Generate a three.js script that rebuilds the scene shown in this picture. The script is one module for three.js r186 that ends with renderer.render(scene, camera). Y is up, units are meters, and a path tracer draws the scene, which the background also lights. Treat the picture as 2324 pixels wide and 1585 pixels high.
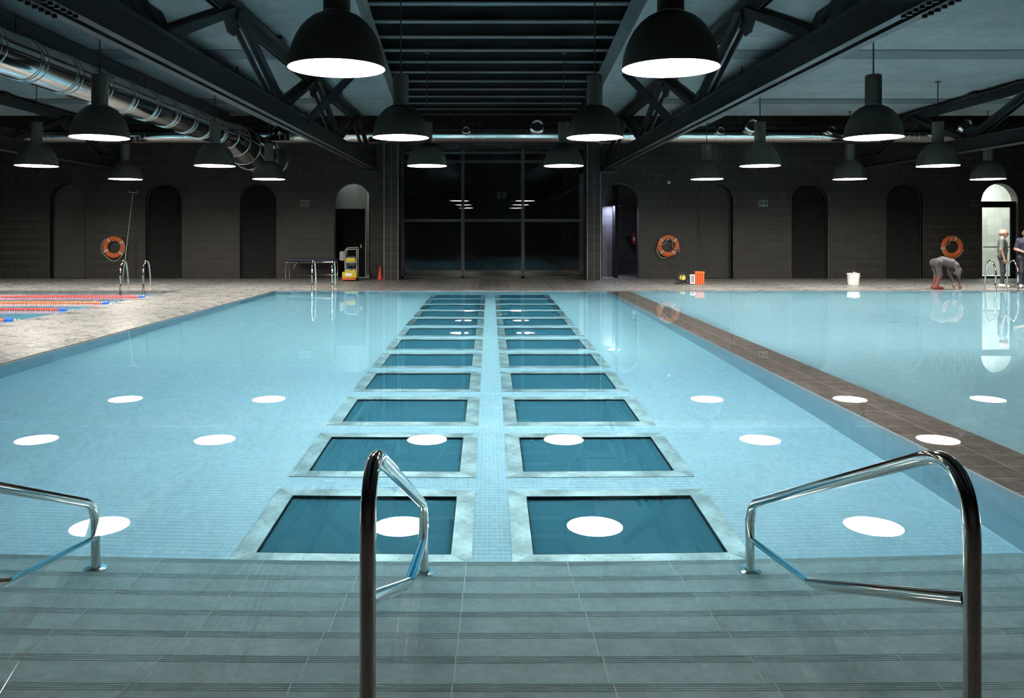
import * as THREE from 'three';
import { RectAreaLightUniformsLib } from 'three/addons/lights/RectAreaLightUniformsLib.js';
import { RoundedBoxGeometry } from 'three/addons/geometries/RoundedBoxGeometry.js';
import { MarchingCubes } from 'three/addons/objects/MarchingCubes.js';
import { mergeGeometries, mergeVertices } from 'three/addons/utils/BufferGeometryUtils.js';

// ---------------------------------------------------------------- camera, exposure, light
// y = 0 is the water level, the camera looks along -z ("d" below is the distance -z) through a shifted lens
const W = 2324, H = 1585, FOCAL = 1850, VPX = 1111, VPY = 530, EYE = 1.5;
const scene = new THREE.Scene();
scene.background = new THREE.Color(0x000000);
const camera = new THREE.PerspectiveCamera(2 * Math.atan(H / 2 / FOCAL) * 180 / Math.PI, W / H, 0.05, 200);
camera.position.set(0, EYE, 0);
camera.setViewOffset(W, H, W / 2 - VPX, H / 2 - VPY, W, H);
const renderer = new THREE.WebGLRenderer({ antialias: true });
renderer.toneMapping = THREE.LinearToneMapping;
renderer.toneMappingExposure = 85;
renderer.shadowMap.enabled = true;
RectAreaLightUniformsLib.init();
const LAMP_GLOW = 1.0, LAMP_LIGHT = 1.15, LAMP_COLOR = new THREE.Color(1, 0.955, 0.87);

// ---------------------------------------------------------------- helpers
let seed = 7;
const rnd = () => { seed = (seed * 1664525 + 1013904223) >>> 0; return seed / 4294967296; };
const V = (x, y, d) => new THREE.Vector3(x, y, -d);
const used = {};
function numbered(n) { const k = used[n] = (used[n] ?? -1) + 1; return k ? `${n}_${String(k).padStart(3, '0')}` : n; }
function tag(o, label, category, group) { o.userData.label = label; o.userData.category = category; if (group) o.userData.group = group; return o; }
function thing(name, label, category, [x, y, d] = [0, 0, 0], turn = 0, group) {
  const o = new THREE.Group(); o.name = numbered(name); o.position.set(x, y, -d); o.rotation.y = turn; scene.add(o);
  return tag(o, label, category, group);
}
function structure(name, label, category = 'structure') { const o = new THREE.Group(); o.name = name; o.userData.kind = 'structure'; scene.add(o); return tag(o, label, category); }
function mesh(name, geo, mat, parent) {
  if (Array.isArray(geo)) geo = merge(geo);
  const o = new THREE.Mesh(geo, mat); o.name = name; (parent || scene).add(o); return o;
}
function merge(list) {
  list = list.map((g) => { const h = g.index ? g.toNonIndexed() : g; for (const k of Object.keys(h.attributes)) if (!['position', 'normal', 'uv'].includes(k)) h.deleteAttribute(k); return h; });
  return mergeGeometries(list);
}
// box between two corners, given as x, y, d ranges; uv in metres
function bx(x0, x1, y0, y1, d0, d1) {
  const g = new THREE.BoxGeometry(x1 - x0, y1 - y0, d1 - d0); g.translate((x0 + x1) / 2, (y0 + y1) / 2, -(d0 + d1) / 2); return metres(g);
}
function metres(g) {   // uv = position in metres, by the way each face points
  if (g.index) g = g.toNonIndexed();
  const p = g.attributes.position, n = g.attributes.normal, uv = new Float32Array(p.count * 2);
  for (let i = 0; i < p.count; i++) {
    const ax = Math.abs(n.getX(i)), ay = Math.abs(n.getY(i)), az = Math.abs(n.getZ(i));
    const [u, v] = ay >= ax && ay >= az ? [p.getX(i), p.getZ(i)] : ax >= az ? [p.getZ(i), p.getY(i)] : [p.getX(i), p.getY(i)];
    uv[2 * i] = u; uv[2 * i + 1] = v;
  }
  g.setAttribute('uv', new THREE.BufferAttribute(uv, 2)); return g;
}
function rod(a, b, r, seg = 12) { return new THREE.TubeGeometry(new THREE.LineCurve3(a, b), 1, r, seg, false); }
function capped(a, b, r, seg = 16) {
  const l = a.distanceTo(b), g = new THREE.CylinderGeometry(r, r, l, seg); g.translate(0, l / 2, 0);
  g.applyQuaternion(new THREE.Quaternion().setFromUnitVectors(new THREE.Vector3(0, 1, 0), b.clone().sub(a).normalize())); g.translate(a.x, a.y, a.z); return g;
}
// square bar between two points, w across, h in the plane of the bar and 'up'
function bar(a, b, w, h, up = new THREE.Vector3(0, 1, 0)) {
  const z = b.clone().sub(a), l = z.length(); z.normalize();
  const x = new THREE.Vector3().crossVectors(up, z).normalize(), y = new THREE.Vector3().crossVectors(z, x);
  const g = new THREE.BoxGeometry(w, h, l); g.applyMatrix4(new THREE.Matrix4().makeBasis(x, y, z)); const m = a.clone().add(b).multiplyScalar(0.5); g.translate(m.x, m.y, m.z); return g;
}
function bent(points, r, corner, seg = 20) {   // tube through points with rounded corners
  const path = new THREE.CurvePath(); let last = points[0];
  for (let i = 1; i < points.length; i++) {
    const p = points[i];
    if (i < points.length - 1) {
      const a = p.clone().sub(points[i - 1]), b = points[i + 1].clone().sub(p), c = Math.min(Array.isArray(corner) ? corner[i - 1] : corner, a.length() * 0.49, b.length() * 0.49);
      const s = p.clone().sub(a.normalize().multiplyScalar(c)), e = p.clone().add(b.normalize().multiplyScalar(c));
      path.add(new THREE.LineCurve3(last, s)); path.add(new THREE.QuadraticBezierCurve3(s, p, e)); last = e;
    } else path.add(new THREE.LineCurve3(last, p));
  }
  const pts = []; for (const c of path.curves) { const n = c.isLineCurve3 ? 1 : 14; for (let k = pts.length ? 1 : 0; k <= n; k++) pts.push(c.getPoint(k / n)); }
  return sweep(pts, r, seg);
}
function sweep(pts, r, seg) {   // tube through exactly these points, with parallel-carried rings and end caps
  const pos = [], idx = [], tang = pts.map((p, i) => pts[Math.min(i + 1, pts.length - 1)].clone().sub(pts[Math.max(i - 1, 0)]).normalize());
  let n = Math.abs(tang[0].y) < 0.9 ? new THREE.Vector3(0, 1, 0) : new THREE.Vector3(1, 0, 0); n.sub(tang[0].clone().multiplyScalar(n.dot(tang[0]))).normalize();
  pts.forEach((p, i) => {
    n.sub(tang[i].clone().multiplyScalar(n.dot(tang[i]))).normalize(); const b = new THREE.Vector3().crossVectors(tang[i], n);
    for (let k = 0; k < seg; k++) { const a = k / seg * 2 * Math.PI; const q = p.clone().addScaledVector(n, Math.cos(a) * r).addScaledVector(b, Math.sin(a) * r); pos.push(q.x, q.y, q.z); }
    if (i) for (let k = 0; k < seg; k++) { const a = (i - 1) * seg + k, c = (i - 1) * seg + (k + 1) % seg; idx.push(a, c, a + seg, c, c + seg, a + seg); }
  });
  const g = new THREE.BufferGeometry(); g.setAttribute('position', new THREE.Float32BufferAttribute(pos, 3)); g.setAttribute('uv', new THREE.Float32BufferAttribute(new Float32Array(pos.length / 3 * 2), 2)); g.setIndex(idx); g.computeVertexNormals();
  return g;
}
const lathe = (pts, seg = 40) => new THREE.LatheGeometry(pts.map(([r, y]) => new THREE.Vector2(r, y)), seg);
const lin = (r, g, b) => new THREE.Color().setRGB(r, g, b);

// ---------------------------------------------------------------- textures (what surfaces are made of, plus reflections painted on the panel frames)
function lattice(n, s) { let t = s; const r = () => { t = (t * 1664525 + 1013904223) >>> 0; return t / 4294967296; }; return Float32Array.from({ length: n * n }, r); }
function tiled(grid, n, u, v) {   // smooth tiling value noise
  const x = u * n, y = v * n, i = Math.floor(x), j = Math.floor(y), f = x - i, g = y - j, a = f * f * (3 - 2 * f), b = g * g * (3 - 2 * g), at = (p, q) => grid[((q % n) + n) % n * n + ((p % n) + n) % n];
  return (at(i, j) * (1 - a) + at(i + 1, j) * a) * (1 - b) + (at(i, j + 1) * (1 - a) + at(i + 1, j + 1) * a) * b;
}
const grids = {};
const noise = (n, s, u, v) => tiled(grids[`${n},${s}`] ??= lattice(n, s * 977 + 13), n, u, v);
function texture(size, fn, srgb, repeat) {
  const data = new Uint8Array(size * size * 4);
  for (let j = 0; j < size; j++) for (let i = 0; i < size; i++) {
    const c = fn((i + 0.5) / size, (j + 0.5) / size), k = 4 * (j * size + i);
    for (let q = 0; q < 3; q++) data[k + q] = Math.max(0, Math.min(255, 255 * (Array.isArray(c) ? c[q] : c)));
    data[k + 3] = 255;
  }
  const t = new THREE.DataTexture(data, size, size); t.wrapS = t.wrapT = THREE.RepeatWrapping; t.magFilter = THREE.LinearFilter; t.minFilter = THREE.LinearMipmapLinearFilter; t.generateMipmaps = true;
  if (srgb) t.colorSpace = THREE.SRGBColorSpace; t.repeat.set(1 / repeat, 1 / repeat); t.needsUpdate = true; return t;
}
// puddles and dried patches on stone tiles: roughness (g) and tone
const wet = (u, v) => { const a = 0.38 * noise(11, 1, u, v) + 0.3 * noise(29, 2, u, v) + 0.2 * noise(67, 3, u, v) + 0.12 * noise(150, 7, u, v); const t = Math.max(0, Math.min(1, (a - 0.36) * 3.4)); return t * t * (3 - 2 * t); };
const wetRough = texture(1024, (u, v) => 0.6 - 0.38 * wet(u, v) + 0.06 * noise(240, 4, u, v), false, 3.1);
const wetTone = texture(1024, (u, v) => { const t = 0.84 + 0.16 * (noise(220, 5, u, v) - 0.5) + 0.12 * (noise(60, 31, u, v) - 0.5) + 0.1 * (noise(13, 6, u, v) - 0.5); return [t, t * 0.99, t * 0.975]; }, true, 3.1);
wetRough.repeat.set(1 / 2.7, 1 / 1.05); wetTone.repeat.set(1 / 2.7, 1 / 1.05);
const stoneTone = texture(512, (u, v) => { const t = 0.8 + 0.16 * (noise(12, 8, u, v) - 0.5) + 0.14 * (noise(45, 9, u, v) - 0.5) + 0.1 * (noise(160, 10, u, v) - 0.5); return [t, t, t * 0.99]; }, true, 0.9);
const softTone = texture(512, (u, v) => { const t = 0.88 + 0.08 * (noise(8, 28, u, v) - 0.5) + 0.07 * (noise(40, 29, u, v) - 0.5) + 0.06 * (noise(160, 30, u, v) - 0.5); return [t, t, t]; }, true, 1.1);
const boardTone = texture(512, (u, v) => { const row = Math.floor(v * 24), e = Math.abs(v * 24 - row - 0.5) > 0.47 ? -0.05 : 0; const t = 0.86 + e + 0.07 * (noise(24, 11, 0.5, (row + 0.5) / 24) - 0.5) + 0.08 * (noise(60, 12, u, v) - 0.5) + 0.06 * (noise(9, 13, u, v) - 0.5); return [t, t, t]; }, true, 4.8);
const grime = texture(256, (u, v) => { const t = 0.9 + 0.12 * (noise(20, 14, u, v) - 0.5) + 0.1 * (noise(70, 15, u, v) - 0.5); return [t, t, t]; }, true, 1.5);
const reflectionTone = texture(512, (u, v) => { const t = 0.76 + 0.26 * noise(5, 16, u, v) + 0.12 * (noise(26, 17, u, v) - 0.5); return [t, t, t]; }, true, 0.9);  // soft cloudy reflections on the steel frames, painted into their colour
// small pool mosaic where the pieces are too far away to tell apart: 31 x 50 mm with pale joints
const mosaicTone = texture(512, (u, v) => {
  const i = Math.floor(u * 16), j = Math.floor(v * 10), joint = Math.abs(u * 16 - i - 0.5) > 0.455 || Math.abs(v * 10 - j - 0.5) > 0.47, k = noise(64, 18, (i + 0.5) / 64, (j + 0.5) / 64);
  return joint ? [0.93, 0.96, 0.96] : [0.80 + 0.08 * k, 0.875 + 0.06 * k, 0.89 + 0.06 * k];
}, true, 0.5);
mosaicTone.repeat.set(2, 2);

// ---------------------------------------------------------------- materials
const std = (color, o = {}) => new THREE.MeshStandardMaterial({ color, roughness: 0.7, metalness: 0, ...o });
const phys = (color, o = {}) => new THREE.MeshPhysicalMaterial({ color, roughness: 0.5, metalness: 0, ...o });
const M = {
  wallTile: [lin(0.032, 0.0295, 0.0265), lin(0.029, 0.0268, 0.0242), lin(0.035, 0.032, 0.0285)].map((c) => std(c, { roughness: 0.55, map: stoneTone })),
  wallJoint: std(lin(0.14, 0.135, 0.126), { roughness: 0.9 }),
  deckTile: [lin(0.25, 0.249, 0.245), lin(0.235, 0.234, 0.23), lin(0.265, 0.264, 0.26)].map((c) => phys(c, { roughness: 1, roughnessMap: wetRough, map: wetTone, ior: 1.5 })),
  deckJoint: std(lin(0.2, 0.19, 0.18), { roughness: 0.7 }),
  curbTile: [lin(0.31, 0.275, 0.26), lin(0.29, 0.258, 0.243), lin(0.33, 0.292, 0.277)].map((c) => std(c, { roughness: 0.5, map: stoneTone })),
  curbJoint: std(lin(0.75, 0.72, 0.7), { roughness: 0.9 }),
  stepTile: [lin(0.5, 0.62, 0.65), lin(0.485, 0.605, 0.635), lin(0.515, 0.635, 0.665)].map((c) => std(c, { roughness: 0.7, map: softTone })),
  stepJoint: std(lin(0.75, 0.8, 0.8), { roughness: 0.9 }),
  poolFloor: std(lin(0.8, 0.93, 1), { roughness: 0.6, map: mosaicTone }),
  poolJoint: std(lin(0.8, 0.9, 0.96), { roughness: 0.8 }),
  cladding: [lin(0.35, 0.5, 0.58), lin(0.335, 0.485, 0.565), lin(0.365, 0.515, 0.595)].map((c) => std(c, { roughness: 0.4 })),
  poolTile: std(0xffffff, { roughness: 0.45 }),
  water: phys(0xffffff, { roughness: 0, transmission: 1, ior: 1.333, thickness: 1, attenuationColor: lin(0.64, 0.895, 0.97), attenuationDistance: 2 }),
  steelFrame: std(lin(0.66, 0.73, 0.74), { metalness: 0.9, roughness: 0.34, map: reflectionTone }),
  screw: std(lin(0.2, 0.22, 0.22), { roughness: 0.8 }),
  floorGlass: phys(lin(0.07, 0.22, 0.3), { roughness: 0.25, ior: 1.13 }),
  gasket: std(lin(0.008, 0.02, 0.028), { roughness: 0.6 }),
  chrome: std(lin(0.58, 0.56, 0.52), { metalness: 1, roughness: 0.07 }),
  flange: std(lin(0.75, 0.76, 0.74), { metalness: 0.9, roughness: 0.2 }),
  ceiling: std(lin(0.25, 0.256, 0.26), { roughness: 0.85, map: boardTone }),
  band: std(lin(0.075, 0.083, 0.088), { roughness: 0.8 }),
  steel: std(lin(0.017, 0.0165, 0.017), { roughness: 0.5, map: grime }),
  steelLight: std(lin(0.075, 0.077, 0.08), { roughness: 0.7 }),
  bolt: std(lin(0.03, 0.03, 0.03), { roughness: 0.5, metalness: 0.5 }),
  joist: std(lin(0.12, 0.122, 0.125), { roughness: 0.6 }),
  roof: std(lin(0.02, 0.022, 0.024), { roughness: 0.9 }),
  duct: std(lin(0.55, 0.56, 0.56), { metalness: 1, roughness: 0.13 }),
  ductRing: std(lin(0.72, 0.72, 0.71), { metalness: 1, roughness: 0.24 }),
  lampShade: std(lin(0.068, 0.056, 0.042), { roughness: 0.55 }),  // warm brown tint puts the lamps' bloom into the colour of black shades
  lampInside: std(lin(0.86, 0.84, 0.78), { roughness: 0.5 }),
  lampRing: std(lin(0.7, 0.69, 0.66), { metalness: 1, roughness: 0.25 }),
  lampGlow: std(0x000000, { emissive: LAMP_COLOR, emissiveIntensity: LAMP_GLOW }),
  cable: std(lin(0.02, 0.02, 0.02), { roughness: 0.6 }),
  louvre: std(lin(0.028, 0.028, 0.028), { roughness: 0.5 }),
  doorPanel: std(lin(0.04, 0.039, 0.036), { roughness: 0.75 }),
  frameDark: std(lin(0.035, 0.037, 0.036), { roughness: 0.45 }),
  glazing: phys(0xffffff, { roughness: 0, transmission: 1, thickness: 0, ior: 1.52 }),
  night: std(lin(0.006, 0.006, 0.008), { roughness: 1 }),
  trimMetal: std(lin(0.5, 0.49, 0.46), { metalness: 0.2, roughness: 0.4 }),
  passageTile: [lin(0.16, 0.16, 0.165), lin(0.14, 0.14, 0.145), lin(0.18, 0.18, 0.185)].map((c) => std(c, { roughness: 0.5 })),
  passageJoint: std(lin(0.35, 0.35, 0.36), { roughness: 0.9 }),
  paleTile: [lin(0.5, 0.52, 0.48), lin(0.46, 0.48, 0.45), lin(0.54, 0.56, 0.52)].map((c) => std(c, { roughness: 0.5 })),
  paleJoint: std(lin(0.75, 0.76, 0.72), { roughness: 0.9 }),
  blackDoor: phys(lin(0.006, 0.0065, 0.0065), { roughness: 0.8, specularIntensity: 0.3 }),
  orange: std(lin(0.56, 0.12, 0.025), { roughness: 0.5 }),
  whiteBand: std(lin(0.5, 0.47, 0.42), { roughness: 0.6 }),
  rope: std(lin(0.45, 0.42, 0.35), { roughness: 0.8 }),
  red: std(lin(0.55, 0.04, 0.02), { roughness: 0.35 }),
  floatRed: std(lin(0.62, 0.05, 0.035), { roughness: 0.35 }),
  floatOrange: std(lin(0.75, 0.14, 0.02), { roughness: 0.35 }),
  floatWhite: std(lin(0.75, 0.75, 0.72), { roughness: 0.35 }),
  floatBlue: std(lin(0.03, 0.12, 0.6), { roughness: 0.35 }),
  yellow: std(lin(0.5, 0.42, 0.03), { roughness: 0.4 }),
  white: std(lin(0.75, 0.75, 0.72), { roughness: 0.5 }),
  black: std(lin(0.015, 0.015, 0.016), { roughness: 0.5 }),
  navy: std(lin(0.03, 0.025, 0.06), { roughness: 0.8 }),
  blue: std(lin(0.04, 0.08, 0.3), { roughness: 0.5 }),
  grey: std(lin(0.25, 0.25, 0.25), { roughness: 0.6 }),
};

// rectangular pieces laid on a surface: the first 300 are parts of their own, any others one joined part
const pieceGeo = {};
function pieces(parent, name, list, mats, thick, gap) {   // list: { at: Vector3 centre of the face, w, h, axis: 'y' | 'z' | 'x', dir }
  list = list.map((p) => ({ ...p, far: p.at.distanceTo(camera.position) })).sort((a, b) => a.far - b.far);
  const rest = mats.map(() => []);
  list.forEach((p, i) => {
    const key = [p.w.toFixed(3), p.h.toFixed(3), thick, gap, p.axis].join();
    const geo = p.geo || (p.world ? (() => { const g = (p.axis === 'y' ? new THREE.BoxGeometry(p.w - gap, thick, p.h - gap) : new THREE.BoxGeometry(p.w - gap, p.h - gap, thick)).toNonIndexed(); g.translate(p.at.x, p.at.y, p.at.z); metres(g); g.translate(-p.at.x, -p.at.y, -p.at.z); return g; })() : pieceGeo[key] ??= (() => {
      const w = p.w - gap, h = p.h - gap, g = p.axis === 'y' ? new THREE.BoxGeometry(w, thick, h) : p.axis === 'z' ? new THREE.BoxGeometry(w, h, thick) : new THREE.BoxGeometry(thick, h, w);
      return metres(g);
    })());
    const m = Math.floor(rnd() * mats.length);
    if (i < 300) { const o = mesh(name, geo, mats[m], parent); o.position.copy(p.at); if (p.dy) o.position.y += p.dy; }
    else { const g = geo.clone(); g.translate(p.at.x, p.at.y, p.at.z); rest[m].push(g); }
  });
  rest.forEach((r, k) => { if (r.length) mesh(`${name}_field`, r, mats[k], parent).userData.kind = 'stuff'; });
}
const TILE = 0.284;

// ---------------------------------------------------------------- the hall: floor level, walls, ceiling
const D_WALL = 26.9, D_POOL = 21.18, X_LEFT = -17.6, X_RIGHT = 18.6, D_NEAR = -1.6, FLOOR_Y = -0.97;
const POOL_L = -5.6, CURB_L = 3.05, CURB_R = 3.63, LANE_R = -8.0, STEP_0 = 2.295, PIT = 0.25;
{
  // pool floor: a slab with an opening under every glass panel
  const floor = structure('floor', 'pale mosaic floor of the pool under clear water', 'floor');
  const slab = new THREE.Shape([[POOL_L - 0.3, -2], [CURB_L + 0.1, -2], [CURB_L + 0.1, -(D_POOL + 0.3)], [POOL_L - 0.3, -(D_POOL + 0.3)]].map(([x, z]) => new THREE.Vector2(x, z)));
  slab.holes = [];
  globalThis.panelSpots = [];
  for (let i = 0; i < 12; i++) for (const [x0, x1] of [[-1.478, -0.102], [0.131, 1.508]]) {
    const d0 = 4.613 + 1.3846 * i, d1 = d0 + 1.128; panelSpots.push([x0, x1, d0, d1, i]);
    const b = 0.122; slab.holes.push(new THREE.Path([[x0 + b, -d0 - b], [x1 - b, -d0 - b], [x1 - b, -d1 + b], [x0 + b, -d1 + b]].map(([x, z]) => new THREE.Vector2(x, z))));
  }
  const g = new THREE.ExtrudeGeometry(slab, { depth: PIT, bevelEnabled: false }); g.rotateX(Math.PI / 2); g.translate(0, FLOOR_Y, 0);
  mesh('floor_slab', metres(g), M.poolJoint, floor);
  mesh('floor_base', bx(POOL_L - 0.3, CURB_L + 0.1, FLOOR_Y - 0.6, FLOOR_Y - PIT, 2, D_POOL + 0.3), M.night, floor);
  // mosaic: single tiles as far as they can be told apart, the material beyond
  const TW = 0.0312, TD = 0.05, far = 10.4, tile = new THREE.BoxGeometry(TW - 0.003, 0.004, TD - 0.003), spots = [];
  const open = (x, d) => panelSpots.some(([x0, x1, d0, d1]) => x > x0 + 0.008 && x < x1 - 0.008 && d > d0 + 0.012 && d < d1 - 0.012);
  for (let d = 4.55 + TD / 2; d < far; d += TD) for (let x = POOL_L + TW / 2; x < CURB_L - TW / 2; x += TW) if (!open(x, d)) spots.push([x, d]);
  const im = new THREE.InstancedMesh(tile, M.poolTile, spots.length), mt = new THREE.Matrix4(), c = new THREE.Color();
  spots.forEach(([x, d], i) => { im.setMatrixAt(i, mt.makeTranslation(x, FLOOR_Y + 0.001 + 0.0006 * rnd(), -d)); const k = rnd(); im.setColorAt(i, c.setRGB(0.5 + 0.1 * k, 0.7 + 0.09 * k, 0.83 + 0.09 * k)); });
  im.name = 'mosaic_tiles'; im.userData.kind = 'stuff'; floor.add(im);
  mesh('mosaic_field', [bx(POOL_L, -1.478, FLOOR_Y - 0.01, FLOOR_Y + 0.003, far, D_POOL), bx(1.508, CURB_L, FLOOR_Y - 0.01, FLOOR_Y + 0.003, far, D_POOL), bx(-0.102, 0.131, FLOOR_Y - 0.01, FLOOR_Y + 0.003, far, D_POOL),
    ...[4, 5, 6, 7, 8, 9, 10, 11].flatMap((i) => { const a = 4.613 + 1.3846 * i + 1.128, b = Math.min(a + 0.2566, D_POOL); return b > far ? [bx(-1.478, -0.102, FLOOR_Y - 0.01, FLOOR_Y + 0.003, Math.max(a, far), b), bx(0.131, 1.508, FLOOR_Y - 0.01, FLOOR_Y + 0.003, Math.max(a, far), b)] : []; })], M.poolFloor, floor);
}
{
  // basin walls and the shallow pool beyond the low divider
  const basin = structure('pool_basin', 'pale mosaic side walls and shallow second basin under the water', 'pool');
  mesh('side_wall', bx(POOL_L - 0.25, POOL_L - 0.008, -1.2, -0.05, STEP_0, D_POOL + 0.2), M.poolFloor, basin);
  mesh('far_wall', bx(POOL_L, CURB_L, -1.2, -0.05, D_POOL, D_POOL + 0.2), M.poolFloor, basin);
  mesh('divider_wall', bx(CURB_L + 0.008, CURB_R, -1.2, -0.04, STEP_0 - 0.2, D_POOL + 0.05), M.poolFloor, basin);
  mesh('shallow_floor', bx(CURB_R, 16.2, -0.8, -0.6, STEP_0 - 0.2, D_POOL), M.poolFloor, basin);
  mesh('shallow_far_wall', bx(CURB_R, 16.2, -0.8, -0.05, D_POOL, D_POOL + 0.2), M.poolFloor, basin);
  mesh('shallow_end_wall', bx(16.0, 16.2, -0.8, -0.05, STEP_0, D_POOL), M.poolFloor, basin);
  mesh('shallow_near_wall', bx(CURB_R, 16.2, -0.8, -0.05, STEP_0 - 0.2, STEP_0), M.poolFloor, basin);
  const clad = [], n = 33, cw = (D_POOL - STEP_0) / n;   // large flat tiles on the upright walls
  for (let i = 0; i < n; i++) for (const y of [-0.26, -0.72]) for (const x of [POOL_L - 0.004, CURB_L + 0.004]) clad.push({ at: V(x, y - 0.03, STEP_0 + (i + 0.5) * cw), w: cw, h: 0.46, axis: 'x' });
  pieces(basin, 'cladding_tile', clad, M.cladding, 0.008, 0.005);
  const lane = structure('lane_basin', 'pale mosaic basin of the lane pool', 'pool');
  mesh('lane_floor', bx(X_LEFT, LANE_R, -1.7, -1.5, 4, D_POOL), M.poolFloor, lane);
  mesh('lane_side_wall', bx(LANE_R, LANE_R + 0.2, -1.7, -0.05, 4, D_POOL + 0.2), M.poolFloor, lane);
  mesh('lane_far_wall', bx(X_LEFT, LANE_R, -1.7, -0.05, D_POOL, D_POOL + 0.2), M.poolFloor, lane);
  mesh('lane_near_wall', bx(X_LEFT, LANE_R, -1.7, -0.05, 3.8, 4), M.poolFloor, lane);
}
{
  // water: one body over the pool, the submerged divider and the shallow pool; another in the lane pool
  const w = structure('water', 'still clear turquoise water filling the pools', 'water');
  mesh('pool_water', bx(POOL_L - 0.06, 16.1, -1.3, 0, STEP_0 - 0.05, D_POOL + 0.06), M.water, w);
  mesh('lane_water', bx(X_LEFT - 0.02, LANE_R + 0.06, -1.6, -0.07, 3.9, D_POOL + 0.06), M.water, w);
}
{
  // deck round the pools
  const deck = structure('deck', 'wet grey stone tile deck round the pools', 'deck');
  const y = 0.004;
  mesh('deck_base', [bx(X_LEFT, X_RIGHT, -1.8, y, D_POOL + 0.03, D_WALL + 0.4), bx(LANE_R + 0.03, POOL_L - 0.03, -1.8, y, 3.8, D_POOL + 0.03), bx(X_LEFT, X_RIGHT, -1.8, y, D_NEAR, STEP_0 - 0.02), bx(X_LEFT, POOL_L - 0.03, -1.8, y, STEP_0 - 0.02, 3.8), bx(16.03, X_RIGHT, -1.8, y, STEP_0 - 0.02, D_POOL + 0.03)], M.deckJoint, deck);
  const list = [];
  for (let i = 0; i < 9; i++) for (let j = 0; j < 62; j++) { const w = (POOL_L - LANE_R) / 9, h = (D_POOL - 3.6) / 62; list.push({ at: V(LANE_R + (i + 0.5) * w, y + 0.003 + 0.001 * rnd(), 3.6 + (j + 0.5) * h), w, h, axis: 'y', world: true }); }
  pieces(deck, 'tile', list, M.deckTile, 0.014, 0.005);
  // the far deck is seen so flat that its tiles run together
  mesh('far_deck_surface', bx(X_LEFT, X_RIGHT, y, y + 0.008, D_POOL, D_WALL), M.deckTile[0], deck);
  mesh('near_deck_surface', [bx(X_LEFT, X_RIGHT, y, y + 0.008, D_NEAR, STEP_0), bx(X_LEFT, POOL_L, y, y + 0.008, STEP_0, 3.6)], M.deckTile[1], deck);
  mesh('pool_edge', [bx(POOL_L - 0.03, POOL_L + 0.012, -0.06, y + 0.012, STEP_0, D_POOL), bx(POOL_L, 16.1, -0.06, y + 0.012, D_POOL - 0.012, D_POOL + 0.03), bx(LANE_R - 0.012, LANE_R + 0.03, -0.09, y + 0.012, 4, D_POOL), bx(X_LEFT, LANE_R, -0.09, y + 0.012, D_POOL - 0.012, D_POOL + 0.03)], M.curbTile[0], deck);
}
{
  // divider between the pools, a hand's breadth of tiles just under the water
  const curb = structure('divider', 'low divider of brown stone tiles just under the water between two pools', 'divider');
  mesh('divider_core', bx(CURB_L, CURB_R, -0.05, -0.0105, STEP_0, D_POOL), M.curbJoint, curb);
  const list = [], n = 70, h = (D_POOL - STEP_0) / n, w = (CURB_R - CURB_L) / 2;
  for (let j = 0; j < n; j++) for (let i = 0; i < 2; i++) list.push({ at: V(CURB_L + (i + 0.5) * w, -0.0135 + 0.0008 * rnd(), STEP_0 + (j + 0.5) * h), w, h, axis: 'y', world: true });
  pieces(curb, 'tile', list, M.curbTile, 0.009, 0.006);
}
{
  // broad steps going down into the pool; each nosing has four grip grooves
  const steps = structure('pool_steps', 'broad grey tiled steps leading down under the water', 'steps');
  const T = 0.2825, R = 0.1157, cores = [], wTile = 0.565;
  for (let k = -1; k <= 6; k++) {
    const d1 = 2.86 + T * k, y = -0.16 - R * k; cores.push(bx(POOL_L, CURB_L, FLOOR_Y - 0.1, y - 0.0036, d1 - T - (k < 0 ? 0.02 : 0), d1 - 0.004));
  }
  mesh('step_core', cores, M.stepJoint, steps);
  // profile of a tread tile, d to the right
  const p = [[0.002, 0]]; for (let i = 0; i < 4; i++) { const g = T - 0.055 + i * 0.013; p.push([g, 0], [g + 0.001, -0.003], [g + 0.004, -0.003], [g + 0.005, 0]); } p.push([T - 0.004, 0], [T, -0.004], [T, -0.02], [0.002, -0.02]);
  const shape = new THREE.Shape(p.map(([d, y]) => new THREE.Vector2(d, y)));
  const variants = [0, 1, 2].map((q) => { const g = new THREE.ExtrudeGeometry(shape, { depth: wTile - 0.004, bevelEnabled: false }); g.translate(0, 0, -wTile / 2 + 0.002); g.rotateY(Math.PI / 2); const m = metres(g), uv = m.attributes.uv; for (let i = 0; i < uv.count; i++) uv.setXY(i, uv.getX(i) + q * 0.37, uv.getY(i) + q * 0.21); return m; });
  const risers = metres(new THREE.BoxGeometry(wTile - 0.004, R - 0.022, 0.01));
  for (let k = -1; k <= 6; k++) for (let i = -10; i < 6; i++) {
    const x0 = Math.max(POOL_L, -0.13 + wTile * i), x1 = Math.min(CURB_L, -0.13 + wTile * (i + 1)); if (x1 - x0 < 0.05) continue;
    const o = mesh('tread_tile', variants[Math.floor(rnd() * 3)], M.stepTile[Math.floor(rnd() * 3)], steps);
    o.position.set((x0 + x1) / 2, -0.16 - R * k, -(2.86 + T * (k - 1))); o.scale.x = (x1 - x0) / wTile;
  }
  for (let k = -1; k <= 6; k++) { const d = 2.86 + T * k, y = -0.16 - R * k; mesh('riser_tiles', bx(POOL_L, CURB_L, y - R + 0.002, y - 0.021, d - 0.006, d - 0.001), M.stepTile[1], steps); }
}
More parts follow.
